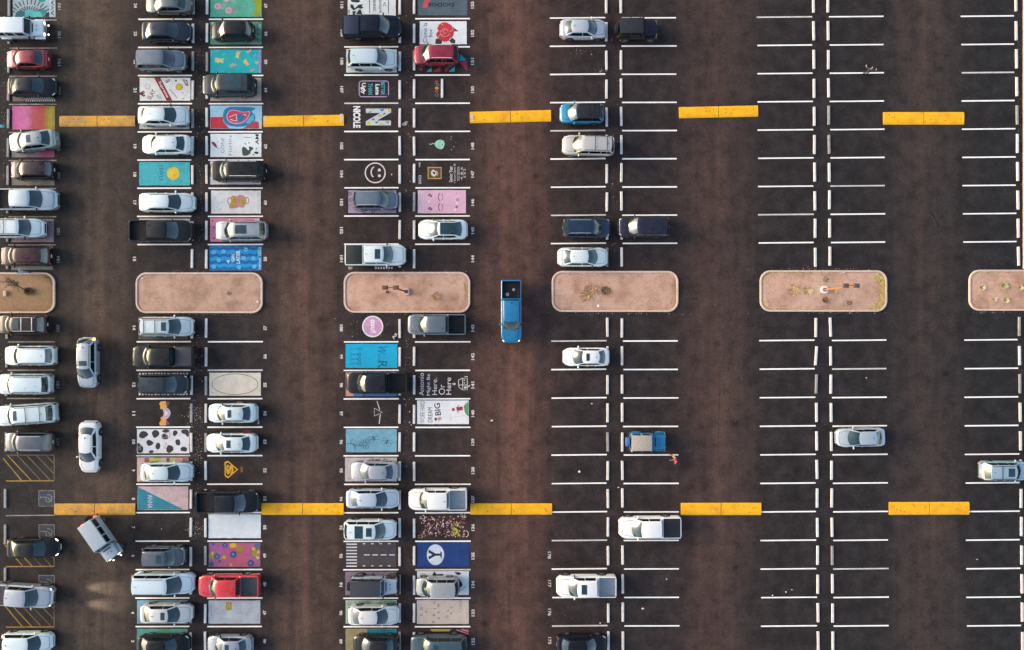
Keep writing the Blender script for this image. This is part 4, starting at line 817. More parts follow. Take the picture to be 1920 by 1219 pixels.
m.E(816.5, 1040.2, 16.2, 19.5, 'd3dde8', 'oval', 36).T('Y', 816.5, 1040, 17, 23, U, '24303f', .05).Q(803.6, 1031.4, 806.4, 1037, '24303f', 'serif').Q(803.6, 1043, 806.4, 1048.6, '24303f', 'serif').Q(825.8, 1034.5, 828.4, 1045.6, '24303f', 'serif')
m = M('white mural with a black blot and ring shapes under the cream van, bay 134', 782, 1071, 879, 1115.5, 'cfd6d8', .3, var=.12)
m.ring(793, 1078.5, 5, 2.4, 1, '33363a').P([(814, 1071.5), (819, 1077), (832, 1076), (830, 1079.5), (810, 1079)], '26292c').P([(851, 1072.5), (862, 1073), (865.5, 1076.5), (858, 1078.5)], '26292c').P(smooth([(855, 1080), (863, 1088), (868, 1096), (865, 1101), (856, 1102), (850, 1095)], 1), '23272b', 'black_blot').scatter(866, 1098, 874, 1108, 5, ['8a9296', '6f787c'], (.8, 1.6))
m = M('beige mural with scattered letters DAD PARKING ONLY CHAD, bay 133', 781.5, 1125.3, 879, 1170, 'c6b7ab', .3, var=.12)
for ch, x, y in (('D', 790, 1152.5), ('A', 798.5, 1147), ('D', 790.5, 1141), ('P', 813.5, 1165.5), ('R', 813.5, 1153), ('I', 815, 1141.5), ('G', 814.5, 1130), ('A', 822.5, 1159), ('K', 822.5, 1147.5), ('N', 822, 1135.5), ('O', 838.5, 1156), ('L', 839, 1144.5), ('N', 846, 1150), ('Y', 846.5, 1138.5)): m.T(ch, x, y, 4.4 if ch != 'I' else 1., 4.6, U, '3c3632', 0)
m.T('CHAD', 863, 1137, 22, 6.4, U, '6f655e', -.02).T('2022', 876, 1153, 10, 2.4, U, '8a8078', -.01)
m = M('dark mural with a yellow stripe and red and black checks, bay 132', 782, 1179, 879.5, 1223, '3a2a2c', .7); m.P([(806, 1179.6), (846, 1179.6), (842, 1184), (810, 1184)], 'b5a23c').P([(862, 1179.6), (879, 1179.6), (879, 1190), (868, 1186)], 'b0455a').L([(856, 1181), (878, 1189)], 1.4, 'd8b0b0').L([(866, 1180), (878, 1184)], 1.2, 'd8b0b0')
# chalk tangle and small paint marks on the walkway
m = M('tangled white paint doodle beside the bumper of bay 106', 0, 0, 0, 0)
m.ring(758, 233, 3.2, 2.2, 1, 'd8d2cc', n=12).ring(761, 231, 2.2, 2.8, .9, 'd8d2cc', n=12).L([(753, 235), (757, 232.5)], .8, 'd8d2cc').L([(763, 229), (765, 228)], .8, 'd8d2cc')
m = M('white letters AZ scribbled at the corner of bay 100', 0, 0, 0, 0); m.T('Az', 739.5, 630, 13, 6, 60, 'e0dad5', .03)
# ------------------------------------------------------------------ vehicles
def interp(tab, x):
    if x <= tab[0][0]: return tab[0][1]
    for (a, va), (b_, vb) in zip(tab, tab[1:]):
        if x <= b_:
            t = (x-a)/(b_-a) if b_ > a else 0; return va+(vb-va)*t
    return tab[-1][1]
SPEC = {  # H roof, belt, cowl x, roof front, roof rear, rear base (fractions of L from centre), wb/wr half width factors, arch, wheel r
 'sedan':  dict(H=1.44, belt=.93, xc0=.225, xr0=.065, xr1=-.235, xc1=-.385, wr=.64, ride=.24, wheel=.325, fw=.315, rw=-.29,
                top=[(-.5, .78), (-.492, .93), (-.46, 1.02), (-.385, 1.03), (-.1, .94), (.225, .95), (.34, .88), (.44, .76), (.485, .66), (.5, .54)], doors=2, W=1.84),
 'hatch':  dict(H=1.50, belt=.97, xc0=.245, xr0=.085, xr1=-.36, xc1=-.455, wr=.66, ride=.24, wheel=.32, fw=.31, rw=-.31,
                top=[(-.5, .80), (-.49, .98), (-.455, 1.02), (-.1, .98), (.245, .98), (.36, .90), (.45, .78), (.49, .66), (.5, .55)], doors=2, W=1.80),
 'suv':    dict(H=1.72, belt=1.08, xc0=.245, xr0=.105, xr1=-.385, xc1=-.465, wr=.70, ride=.30, wheel=.365, fw=.31, rw=-.295,
                top=[(-.5, .85), (-.49, 1.05), (-.465, 1.12), (-.1, 1.08), (.245, 1.10), (.36, 1.04), (.46, .92), (.49, .80), (.5, .62)], doors=3, W=1.90),
 'bigsuv': dict(H=1.88, belt=1.20, xc0=.245, xr0=.125, xr1=-.41, xc1=-.468, wr=.74, ride=.34, wheel=.39, fw=.32, rw=-.27,
                top=[(-.5, .85), (-.492, 1.10), (-.468, 1.22), (-.1, 1.20), (.245, 1.20), (.36, 1.16), (.46, 1.06), (.49, .90), (.5, .66)], doors=3, W=2.0),
 'van':    dict(H=1.80, belt=1.10, xc0=.27, xr0=.11, xr1=-.41, xc1=-.475, wr=.74, ride=.25, wheel=.345, fw=.32, rw=-.28,
                top=[(-.5, .85), (-.492, 1.05), (-.475, 1.12), (-.1, 1.10), (.27, 1.06), (.38, .97), (.46, .84), (.49, .72), (.5, .58)], doors=3, W=1.98),
 'pickup': dict(H=1.86, belt=1.22, xc0=.255, xr0=.135, xr1=-.165, xc1=-.19, wr=.74, ride=.40, wheel=.41, fw=.335, rw=-.275,
                top=[(-.5, 1.25), (-.495, 1.28), (-.2, 1.28), (-.19, 1.22), (.255, 1.20), (.37, 1.16), (.46, 1.08), (.49, .95), (.5, .74)], doors=2, W=2.02, bed=(-.485, -.215)),
}
wheel_cache = {}
def wheel(parent, x, y, r, w=.23, side=1, rimm=None):
    k = (round(r, 2), side, rimm)
    if k not in wheel_cache:
        bm = bmesh.new(); cyl(bm, (0, -w/2, 0), (0, w/2, 0), r, seg=20)
        bmesh.ops.bevel(bm, geom=[e for e in bm.edges if abs(abs(e.verts[0].co.y)-w/2) < 1e-4 and abs(abs(e.verts[1].co.y)-w/2) < 1e-4], offset=.03, segments=2, affect='EDGES')
        ty = bmmesh(bm, RUB(), True, 40); bm = bmesh.new(); s_ = side
        cyl(bm, (0, s_*(w/2-.02), 0), (0, s_*(w/2+.006), 0), r*.2, seg=10)
        for i in range(5):
            a = 6.2832*i/5; M_ = Matrix.Rotation(a, 4, 'Y'); q = bmesh.ops.create_cube(bm, size=1)
            for v in q['verts']: v.co = M_ @ Vector((v.co.x*r*.16, s_*(w/2-.008)+v.co.y*.02, r*.36+v.co.z*r*.62))
        q = bmesh.ops.create_circle(bm, cap_ends=False, radius=r*.7, segments=20)
        for v in q['verts']: v.co = Vector((v.co.x, s_*(w/2+.002), v.co.y))
        q2 = bmesh.ops.create_circle(bm, cap_ends=False, radius=r*.6, segments=20)
        for v in q2['verts']: v.co = Vector((v.co.x, s_*(w/2-.004), v.co.y))
        bm.verts.ensure_lookup_table()
        A, B = q['verts'], q2['verts']
        for i in range(20): bm.faces.new((A[i], A[(i+1) % 20], B[(i+1) % 20], B[i]))
        wheel_cache[k] = (ty, bmmesh(bm, rimm or RIM(), True, 40))
    ty, rm = wheel_cache[k]; w_ = link('wheel', ty, parent, (x, y, r)); link('rim', rm, w_); return w_

def vehicle_body(p, L, W, paintm, trim=None, bedmat=None, lower=None):
    bed = p.get('bed'); r = p['wheel']; fw, rw = p['fw']*L, p['rw']*L; ra = r+.07
    xs = set()
    for d in (0, .03, .09, .2, .38, .62, .95): xs.add(round(L/2-d, 4)); xs.add(round(-L/2+d*.9, 4))
    for c in (fw, rw):
        for k in (-1.02, -.98, -.8, -.5, 0, .5, .8, .98, 1.02): xs.add(round(c+ra*k, 4))
    for k in ('xc0', 'xr0', 'xr1', 'xc1'): xs.add(round(p[k]*L, 4))
    xs.add(0.0); xs.add(round(.12*L, 4)); xs.add(round(-.12*L, 4))
    if bed:
        for b_ in bed: xs.add(round(b_*L-.006, 4)); xs.add(round(b_*L+.006, 4))
    xs = sorted(xs); rings = []; mi = []
    for x in xs:
        dF, dR = L/2-x, L/2+x
        wf = 1-(1-.60)*(1-min(dF/.85, 1))**2.5; wr_ = 1-(1-.68)*(1-min(dR/.62, 1))**2.7
        w = W/2*wf*wr_; zt = interp(p['top'], x/L); zb = p['ride']
        if bed: w = W/2*wf*(1-(1-.95)*(1-min(dR/.12, 1))**2)
        if dF < .1: zb += (.1-dF)*.8
        if dR < .1: zb += (.1-dR)*.8
        arch = 0
        for c in (fw, rw):
            if abs(x-c) < ra: arch = max(arch, r+math.sqrt(ra*ra-(x-c)**2))
        z0 = max(zb, arch); mid = max(zb+(zt-zb)*.45, z0+.05)
        inb = bed and bed[0]*L < x < bed[1]*L; cr = .035 if not bed else .05
        tumble = .90 if not bed else .955
        if inb: zf = .935; inner = [(w-.09, zt+.0), (w-.10, zf), (w*.4, zf), (0, zf)]
        elif bed and x < bed[1]*L: inner = [(w-.09, zt), (w*.7, zt), (w*.4, zt), (0, zt)]
        else: inner = [(w*tumble*.93, zt+.005), (w*.6, zt+cr*.6), (w*.3, zt+cr*.9), (0, zt+cr)]
        half = [(w*.93, z0), (w*.985, z0+.03), (w, mid), (w*.985, mid+(zt-mid)*.55), (w*(tumble+.045), zt-.05), (w*tumble, zt-.012)]+inner
        rings.append((x, half))
    n = len(rings[0][1]); vs_ = []; fs = []; idx = []; m2 = 2*n-1
    for x, h in rings:
        for y, z in h: vs_.append((x, y, z))
        for y, z in h[-2::-1]: vs_.append((x, -y, z))
    for i in range(len(rings)-1):
        xa, xb = rings[i][0], rings[i+1][0]; xm = (xa+xb)/2
        for k in range(m2):
            k2 = (k+1) % m2; fs.append((i*m2+k, i*m2+k2, (i+1)*m2+k2, (i+1)*m2+k)); kk = min(k, m2-2-k)
            if k == m2-1: idx.append(1)
            elif kk == 0 and lower: idx.append(1)
            elif kk == 1 and lower == 'wide' : idx.append(1)
            elif bed and bed[0]*L-.01 < xm < bed[1]*L+.01 and kk >= 6: idx.append(2)
            else: idx.append(0)
    fs.append(tuple(range(m2))[::-1]); idx.append(0); e = (len(rings)-1)*m2; fs.append(tuple(range(e, e+m2))); idx.append(0)
    return mesh(vs_, fs, [paintm, BLK(), bedmat or BLK()], idx, True, 42)

def cabin_parts(p, L, W, root, paintm, roofm, opts):
    xc0, xr0, xr1, xc1 = (p[k]*L for k in ('xc0', 'xr0', 'xr1', 'xc1')); zb, zr = p['belt']-.03, p['H']-.05
    wb = W/2*.885; wr = W/2*p['wr']*1.06; pk = 'bed' in p
    zbr = interp(p['top'], p['xc1']); zbf = interp(p['top'], p['xc0'])-.0
    bow0, bow1 = .30, .13; rb = .03 if pk else .17 if p['H'] < 1.6 else .10
    rows = [(xc0, zbf-.02, 0.), ((xc0*2+xr0)/3, lerp(zbf, zr, .36), .36), ((xc0+xr0*2)/3, lerp(zbf, zr, .70), .70), (xr0, zr-.03, 1.), (lerp(xr0, xr1, .12), zr+.012, 1.), (lerp(xr0, xr1, .4), zr+.03, 1.), (lerp(xr0, xr1, .75), zr+.02, 1.), (xr1, zr-.025, 1.)]
    rows += [(lerp(xr1, xc1, .5), lerp(zr-.02, zbr, .47), .5), (xc1, zbr-.02, 0.)]
    V = [0, .22, .45, .66, .84, .95, 1.0]
    def wtop(fr): return lerp(wb, wr, fr)
    def pt(u, v):
        """u along rows (float), v in -1..1 across the top"""
        i = min(int(u), len(rows)-2); t = u-i; a, b_ = rows[i], rows[i+1]
        x, z, fr = lerp(a[0], b_[0], t), lerp(a[1], b_[1], t), lerp(a[2], b_[2], t); w = wtop(fr); av = abs(v)
        if u <= 3: x += lerp(bow0, bow1, u/3)*(1-av**2)
        elif u <= 5: x += bow1*(1-av**2)*(1-(u-3)/2)
        if u >= 7: x -= rb*(1-av**2)*1.0
        elif u > 5: x -= rb*(1-av**2)*(u-5)/2
        crown = .045*fr+.0; z += crown*(1-av**2)-(.05*fr if av > .999 else .012*fr if av > .94 else 0)
        return Vector((x, v*w, z))
    nv = len(V); vs_ = []; fs = []
    cols = [-v for v in V[:0:-1]]+V
    for i in range(len(rows)):
        fr = rows[i][2]
        yb = wb; vs_.append((rows[i][0] if True else 0, -yb, zb-.02))
        for v in cols: vs_.append(tuple(pt(i, v)))
        vs_.append((rows[i][0], yb, zb-.02))
    m2 = len(cols)+2
    for i in range(len(rows)-1):
        for k in range(m2-1): fs.append((i*m2+k, (i+1)*m2+k, (i+1)*m2+k+1, i*m2+k+1))
    fs.append(tuple(range(m2))); fs.append(tuple(range((len(rows)-1)*m2, len(rows)*m2))[::-1])
    idx = None
    mats = [paintm]
    if roofm is not None and roofm is not paintm:
        mats = [paintm, roofm]; idx = []
        for i in range(len(rows)-1):
            for k in range(m2-1): idx.append(1 if (3 <= i < 7 or opts.get('allroof')) else 0)
        idx += [0, 0]
    roof = link('roof', mesh(vs_, [f[::-1] for f in fs], mats, idx, True, 38), root)
    def panel(name, u0, u1, v1, nu=4, nvv=10, off=.014, mat=None, taper=0.):
        vv = []; ff = []
        for i in range(nu+1):
            for j in range(nvv+1):
                u = lerp(u0, u1, i/nu); v = lerp(-v1, v1, j/nvv)
                e = .02; q = pt(u, v); n = (pt(min(u+e, 8.99), v)-pt(max(u-e, 0), v)).cross(pt(u, min(v+e, .93))-pt(u, max(v-e, -.93)))
                n.normalize(); n = n if n.z > 0 else -n; vv.append(q+n*off)
        for i in range(nu):
            for j in range(nvv): a = i*(nvv+1)+j; ff.append((a, a+1, a+nvv+2, a+nvv+1))
        me = mesh(vv, ff, mat or glassm(), smooth=True, angle=180)
        if me.polygons[0].normal.z < 0: me.flip_normals()
        return link(name, me, root)
    panel('cowl_trim', -.0, .22, .95, 1, 8, .010, BLK())
    panel('windshield', .2, 2.93, .90, 6, 12)
    if pk: panel('rear_window', 7.2, 8.8, .82, 2, 6)
    else: panel('rear_window', 7.1, 8.72, .86, 4, 10)
    # side windows
    top = zr-.10; bot = zb+.06
    def sx(z): 
        f = (z-zbf)/(zr-zbf); return lerp(xc0, xr0, min(max(f, 0), 1))-.10
    def rx(z):
        f = (z-zbr)/(zr-zbr); return lerp(xc1, xr1, min(max(f, 0), 1))+.12
    def sy(z): return lerp(wb, wr, (z-zb)/(zr-.03-zb))
    doors = p['doors']; fb, ft, rb_, rt = sx(bot), sx(top), rx(bot), rx(top)
    if doors == 2 and not pk: cuts = [(fb, ft), (-.02*L, -.03*L), (rb_+.0, rt)]
    elif pk: cuts = [(fb, ft), (.03*L, .025*L), (rb_, rt)]
    else: cuts = [(fb, ft), (.0, -.01*L), (-.23*L, -.235*L), (rb_, rt)]
    for s_ in (1, -1):
        for (a0, a1), (b0, b1) in zip(cuts, cuts[1:]):
            g_ = .035; pts = [(a0-g_, bot), (b0+g_, bot), (b1+g_, top), (a1-g_, top)]
            vv = [(x, s_*(sy(z)+.012), z) for x, z in pts]; vv2 = [(x, s_*(sy(z)-.01), z) for x, z in pts]
            ff = [(0, 1, 2, 3), (0, 4, 5, 1), (1, 5, 6, 2), (2, 6, 7, 3), (3, 7, 4, 0)]
            me = mesh(vv+vv2, ff, sideglass())
            if me.polygons[0].normal.y*s_ < 0: me.flip_normals()
            link('side_window', me, root)
    return pt, sy, zr

def put(o, px0, px1, py0, py1, ang, hm=.85):
    cx, cy = (px0+px1)/2, (py0+py1)/2; k = 1-hm/CAMH; ky = 1-(hm-.32)/CAMH
    o.location = ((cx-CX)*PX*k, (CY-cy)*PX*ky, 0); o.rotation_euler.z = R(ang)
GRP = 'vehicles parked in the bays'
def car(kind, px0, px1, py0, py1, d, col, label, cat=None, rot=0, L=None, roofcol=None, sun=None, rails=None, cross=False, hl=False, brake=False, turn=None, trim=None, metal=.25,
        bed=None, cover=None, W=None, plate=False, wcol=None, group=GRP, panorama=None, rough=.32, name=None, bars=0):
    p = dict(SPEC[kind]); pm = carpaint(col, metal, rough); L = L or (px1-px0)*PX*.972; W = (W or p['W'])*.962
    names = {'sedan': 'sedan_car', 'hatch': 'hatchback_car', 'suv': 'suv_car', 'bigsuv': 'large_suv', 'van': 'minivan', 'pickup': 'pickup_truck'}
    cat = cat or {'sedan': 'car', 'hatch': 'car', 'suv': 'car', 'bigsuv': 'car', 'van': 'van', 'pickup': 'pickup truck'}[kind]
    root = link(name or names[kind], None, None, label=label, category=cat, group=group)
    ang = {'R': 0, 'L': 180, 'D': -90, 'U': 90}[d] if isinstance(d, str) else d
    put(root, px0, px1, py0, py1, ang+rot)
    rm = carpaint(roofcol, .1) if roofcol else None
    link('body', vehicle_body(p, L, W, pm, bedmat=bed, lower=trim or ('wide' if kind in ('suv', 'bigsuv') and metal > .3 else 'y')), root)
    pt, sy, zr = cabin_parts(p, L, W, root, pm, rm, {})
    r = p['wheel']
    for fx in (p['fw'], p['rw']):
        for s_ in (1, -1): wheel(root, fx*L, s_*(W/2-.135), r, side=s_)
    top = lambda x: interp(p['top'], x/L)
    tall = kind in ('suv', 'bigsuv', 'van', 'pickup')
    # lamps
    lz = top(L/2-.2)-.10
    for s_ in (1, -1):
        bm = bmesh.new(); ell(bm, (0, 0, 0), (.19 if not tall else .14, .085, .07), rot=-s_*.6)
        h = link('headlight', bmmesh(bm, emis('lit_headlight', (1., .93, .80), 1.6) if hl else HLM(), True, 180), root, (L/2-.27, s_*(W/2*.76), lz+.04))
        bm = bmesh.new(); ell(bm, (0, 0, 0), (.09, .13 if not kind == 'pickup' else .05, .07 if not tall else .15), rot=s_*.5)
        t = link('taillight', bmmesh(bm, emis('lit_brake_light', (1., .03, .01), 5) if brake else plain('red_lens', (.32, .01, .012), .2, coat=1.), True, 180), root, (-L/2+.10, s_*(W/2*.76 if kind != 'pickup' else W/2*.9), top(-L/2+.1)-.20))
        if turn == s_:
            bm = bmesh.new(); ell(bm, (0, 0, 0), (.10, .12, .09)); link('turn_signal', bmmesh(bm, emis('lit_turn_signal', (1., .30, .02), 16), True, 180), root, (-L/2+.12, s_*(W/2*.78), top(-L/2+.1)-.05))
        # mirrors
        bm = bmesh.new(); ell(bm, (0, 0, 0), (.075, .14, .085)); bbox(bm, -.03, .03, -.16*s_-.06, -.16*s_+.06, -.03, .02)
        link('mirror', bmmesh(bm, pm if random.random() < .7 else BLK(), True, 50), root, (p['xc0']*L-.22-(.1 if tall else 0), s_*(W/2+.07), p['belt']+.04))
        # door handles and sill
        hx_ = [-.02*L, -.2*L] if kind != 'pickup' else [.06*L, -.09*L]
        for q in hx_: link('door_handle', boxmesh(pm, -.09, .09, -.02, .02, -.02, .02, bev=.008), root, (q, s_*(W/2*.992), p['belt']-.14))
    # nose: grille, hood seam lines
    gz = top(L/2-.05)-.1
    link('grille', boxmesh(BLK(), -.04, .02, -W*.24, W*.24, -.16 if tall else -.09, .0, bev=.01), root, (L/2-.012, 0, gz))
    link('front_bumper', boxmesh(BLK() if tall else pm, -.10, .03, -W*.29, W*.29, 0, .16, bev=.03), root, (L/2-.02, 0, p['ride']+.06))
    link('rear_bumper', boxmesh(BLK() if tall else pm, -.06, .10, -W*.33, W*.33, 0, .17, bev=.03), root, (-L/2+.0, 0, p['ride']+.1))
    link('license_plate', boxmesh(plain('plate', (.6, .6, .58), .5), -.012, .0, -.15, .15, 0, .15), root, (-L/2-.012, 0, .66 if kind in ('sedan', 'hatch') else .78))
    if plate: link('front_plate', boxmesh(plain('plate', (.6, .6, .58), .5), 0, .03, -.26, .26, 0, .1), root, (L/2+.03, 0, .45))
    seam = plain('seam', (.01, .01, .01), .8)
    vs_ = []; fs = []
    def seamline(pts, w=.012):
        for (xa, ya), (xb, yb) in zip(pts, pts[1:]):
            dx, dy = xb-xa, yb-ya; l = math.hypot(dx, dy) or 1; nx_, ny_ = -dy/l*w, dx/l*w; b0 = len(vs_)
            for x, y in ((xa+nx_, ya+ny_), (xb+nx_, yb+ny_), (xb-nx_, yb-ny_), (xa-nx_, ya-ny_)): vs_.append((x, y, hz(x, y)+.006))
            fs.append((b0+3, b0+2, b0+1, b0))
    def hz(x, y):
        dF, dR = L/2-x, L/2+x
        w = W/2*(1-(1-.60)*(1-min(dF/.85, 1))**2.5)*(1-(1-.68)*(1-min(dR/.62, 1))**2.7); a = abs(y)/w; cr = .035 if kind != 'pickup' else .05
        return interp([(0, cr), (.3, cr*.9), (.6, cr*.6), (.84, .004), (.9, -.012)], a)+top(x)
    xh0 = p['xc0']*L+.10; xh1 = L/2-.26; yh = W/2*.74
    hood = [(xh0+(xh1-xh0)*i/6, yh*(1-.20*(i/6)**2)) for i in range(7)]
    seamline(hood+[(xh1+.05, yh*.5), (xh1+.08, 0), (xh1+.06, -yh*.5)]+[(x, -y) for x, y in hood[::-1]])
    if kind == 'sedan':
        xt0, xt1 = p['xc1']*L-.13, -L/2+.10; yt = W/2*.70
        link('hood_seam', mesh(vs_, fs, seam), root); vs_.clear(); fs.clear()
        seamline([(xt0, yt), (xt1, yt*.85), (xt1, -yt*.85), (xt0, -yt)]); link('trunk_seam', mesh(vs_, fs, seam), root)
    else: link('hood_seam', mesh(vs_, fs, seam), root)
    def rz(x, y):
        u = 3+0
        xr0, xr1 = p['xr0']*L, p['xr1']*L; best = None
        for i in range(41):
            uu = 3+4*i/40; q = pt(uu, max(-.93, min(.93, y/(W/2*p['wr']*1.06))))
            if best is None or abs(q.x-x) < best[0]: best = (abs(q.x-x), q.z)
        return best[1]
    def rpanel(name, x0, x1, y0, y1, mat, off=.012, th=.012, nx=4, ny=4):
        vv = []; ff = []
        for i in range(nx+1):
            for j in range(ny+1): x, y = lerp(x0, x1, i/nx), lerp(y0, y1, j/ny); vv.append((x, y, rz(x, y)+off))
        for i in range(nx):
            for j in range(ny): a = i*(ny+1)+j; ff.append((a, a+ny+1, a+ny+2, a+1))
        return link(name, mesh(vv, ff, mat, smooth=True, angle=180), root)
    xr0, xr1 = p['xr0']*L, p['xr1']*L; wr = W/2*p['wr']
    if sun: rpanel('sunroof', lerp(xr0, xr1, sun[0]), lerp(xr0, xr1, sun[1]), -wr*.62, wr*.62, glassm())
    if panorama: rpanel('glass_roof', lerp(xr0, xr1, panorama[0]), lerp(xr0, xr1, panorama[1]), -wr*panorama[2], wr*panorama[2], glassm(), off=.014)
    if rails:
        rmt = {'black': BLK(), 'silver': plain('satin_metal', (.55, .56, .58), .35, metal=.6), 'white': plain('bright_rail', (.75, .75, .74), .4)}[rails]
        for s_ in (1, -1):
            bm = bmesh.new(); xa, xb = lerp(xr0, xr1, .10), lerp(xr0, xr1, .94); ns = 6; y = s_*wr*.96
            for i in range(ns):
                x0_, x1_ = lerp(xa, xb, i/ns), lerp(xa, xb, (i+1)/ns); up = lambda x: rz(x, y)+.045
                cyl(bm, (x0_, y, up(x0_)), (x1_, y, up(x1_)), .024, seg=6)
            for x in (xa, xb): bbox(bm, x-.05, x+.05, y-.02, y+.02, rz(x, y)-.03, rz(x, y)+.05)
            link('roof_rail', bmmesh(bm, rmt, True, 40), root)
    for i in range(bars):
        x = lerp(xr0, xr1, .45+i*.42/max(1, bars-1) if bars > 1 else .6); z = rz(x, 0)+.05
        link('roof_bar', boxmesh(BLK() if rails != 'silver' else plain('satin_metal', (.55, .56, .58), .35, metal=.6), x-.03, x+.03, -wr*.96, wr*.96, z, z+.03, bev=.01), root)
    if not tall or random.random() < .5:
        bm = bmesh.new(); ell(bm, (0, 0, 0), (.09, .025, .045), seg=8); link('antenna', bmmesh(bm, BLK(), True, 180), root, (lerp(xr0, xr1, .9), 0, rz(lerp(xr0, xr1, .9), 0)+.02))
    if kind == 'pickup':
        b0, b1 = SPEC['pickup']['bed']; x0, x1 = b0*L, b1*L; wz = 1.285
        if cover is not None:
            bm = bmesh.new(); bbox(bm, x0+.05, x1-.02, -W/2*.87, W/2*.87, 1.283, 1.335, bev=.018)
            link('bed_cover', bmmesh(bm, cover, True, 50), root)
        else:
            bm = bmesh.new()
            for i in range(11):
                y = -W/2*.8+i*W*.8/10; bbox(bm, x0+.03, x1-.03, y-.03, y+.03, .937, .957)
            link('bed_floor_ribs', bmmesh(bm, bed or BLK()), root)
            for s_ in (1, -1): link('wheel_housing', boxmesh(bed or BLK(), -.4, .4, -.1, .1, 0, .12, bev=.04), root, (p['rw']*L, s_*(W/2-.21), .935))
        link('tailgate', boxmesh(pm, 0, .05, -W*.40, W*.40, 0, .45, bev=.015), root, (-L/2-.03, 0, .82))
    return root
# pigment values of the cars
WHT, WH2, SIL, SILB, GRY, DGR, BLKc, NAV, RED, MAR, CHM = (.68, .755, .745), (.56, .64, .65), (.37, .42, .43), (.38, .49, .52), (.13, .15, .17), (.045, .05, .055), (.008, .008, .010), (.010, .016, .035), (.24, .008, .018), (.035, .010, .014), (.50, .47, .40)
BLACKB = plain('bed_liner', (.010, .010, .012), .8); GREYB = plain('bed_liner_grey', (.105, .10, .105), .85); LIGHTB = plain('bare_bed', (.36, .39, .42), .5, metal=.3)
COVER = plain('vinyl_cover', (.010, .011, .016), .55); COVERN = plain('vinyl_navy', (.012, .02, .05), .5); COVERP = plain('vinyl_dusty', (.04, .036, .05), .6)
# row along the left edge
car('sedan', 8, 90, 94, 131, 'L', RED, 'dark red car parked nose left in bay 191 at the upper left', W=1.76)
car('sedan', 14, 104, 146, 182, 'R', (.010, .012, .018), 'black sedan on the mural with checkered borders, bay 190', metal=.4)
car('sedan', 13, 106, 246, 284, 'L', (.30, .36, .35), 'silver green sedan parked at a tilt over the grey and pink mural', rot=6, sun=(.12, .42), metal=.5)
car('hatch', 16, 101, 302, 337, 'L', (.022, .010, .013), 'very dark maroon hatchback on the olive grey mural, bay 187')
car('pickup', -8, 108, 355, 397, 'R', (.42, .50, .54), 'silver blue pickup with a dark empty bed, partly cut by the left edge', bed=BLACKB, L=5.8, metal=.5)
car('bigsuv', -16, 84, 411, 447, 'R', WHT, 'boxy white off-road wagon with roof rack on the lilac mural', rails='black', bars=4, L=4.9, W=1.88)
car('suv', -1, 97, 460, 502, 'L', (.028, .010, .013), 'maroon SUV with brown hood just above the left planter', metal=.5)
car('suv', -6, 90, 591, 626, 'L', (.024, .014, .013), 'brown SUV with a sunroof and light roof bars just below the left planter', sun=(.10, .32), bars=2, rails='silver')
car('suv', 7, 105, 647, 686, 'L', WHT, 'white SUV parked nose left, second car below the left planter', rails='silver')
car('bigsuv', -6, 99, 699, 740, 'L', (.53, .64, .67), 'bluish white long SUV, third car below the left planter', rails='black', metal=.3)
car('bigsuv', -9, 108, 752, 800, 'L', (.53, .64, .66), 'long white SUV with sunroof standing at a slight tilt, bay 180', rails='black', sun=(.05, .17), bars=2, rot=4, metal=.3)
car('suv', 7, 100, 809, 846, 'L', (.075, .088, .10), 'grey SUV with silver roof rails above the yellow hatching', rails='silver', metal=.5)
car('sedan', 12, 110, 1006, 1046, 'R', (.010, .011, .013), 'black sedan with lit headlights and front plate beside an accessible bay', hl=True, plate=True, rot=1, metal=.4)
t = car('pickup', -20, 103, 1086, 1140, 'R', (.46, .48, .50), 'silver pickup with both headlights shining across the aisle', rot=-4, hl=True, bed=GREYB, L=5.9, metal=.5)
pick_lit = t
car('hatch', 2, 97, 1182, 1222, 'R', WHT, 'white hatchback at the lower left corner', W=1.84, metal=.1)
# first double row, left side
car('sedan', 270, 359, -10, 27, 'L', (.12, .15, .15), 'grey green sedan cut by the top edge of the picture', metal=.5)
car('sedan', 265, 357, 42, 80, 'R', (.030, .040, .058), 'dark slate blue sedan in bay 23', metal=.5)
car('suv', 254, 349, 95, 136, 'R', (.16, .19, .22), 'blue grey SUV above the white SUPREME mural', metal=.5)
car('sedan', 258, 352, 199, 238, 'R', WHT, 'white sedan directly below the white SUPREME mural')
car('sedan', 263, 358, 253, 291, 'L', WHT, 'white sedan nose left above the turquoise HWLF mural')
car('sedan', 260, 364, 361, 400, 'R', WHT, 'white sedan directly below the turquoise HWLF mural')
car('pickup', 245, 363, 414, 454, 'R', (.012, .012, .014), 'black pickup with open bed two bays below the HWLF mural', bed=BLACKB, metal=.3)
car('suv', 260, 363, 592, 633, 'R', WH2, 'bluish white SUV with sunroof right below the bare planter', sun=(.05, .23), rails='black', bars=2, metal=.3)
car('pickup', 247, 367, 648, 688, 'L', (.008, .009, .008), 'black pickup with a dusty black bed cover, bay 13', cover=COVERP, metal=.2)
car('suv', 259, 354, 701, 739, 'R', (.028, .042, .052), 'dark teal grey SUV on the black and white brush stroke mural', metal=.5)
car('sedan', 263, 360, 865, 904, 'R', (.58, .68, .69), 'white sedan on the pastel pink and yellow mural')
car('suv', 266, 348, 1022, 1060, 'R', (.10, .115, .135), 'small slate grey SUV with sunroof, bay 6', sun=(.12, .36), metal=.5, W=1.84)
car('van', 246, 365, 1070, 1114, 'R', (.60, .70, .74), 'long white van with dark roof edges across the aisle from the lit pickup', rails='black', L=5.75, metal=.1)
car('sedan', 262, 360, 1129, 1168, 'R', (.60, .60, .57), 'cream white sedan with sunroof on the light blue mural', sun=(.1, .36))
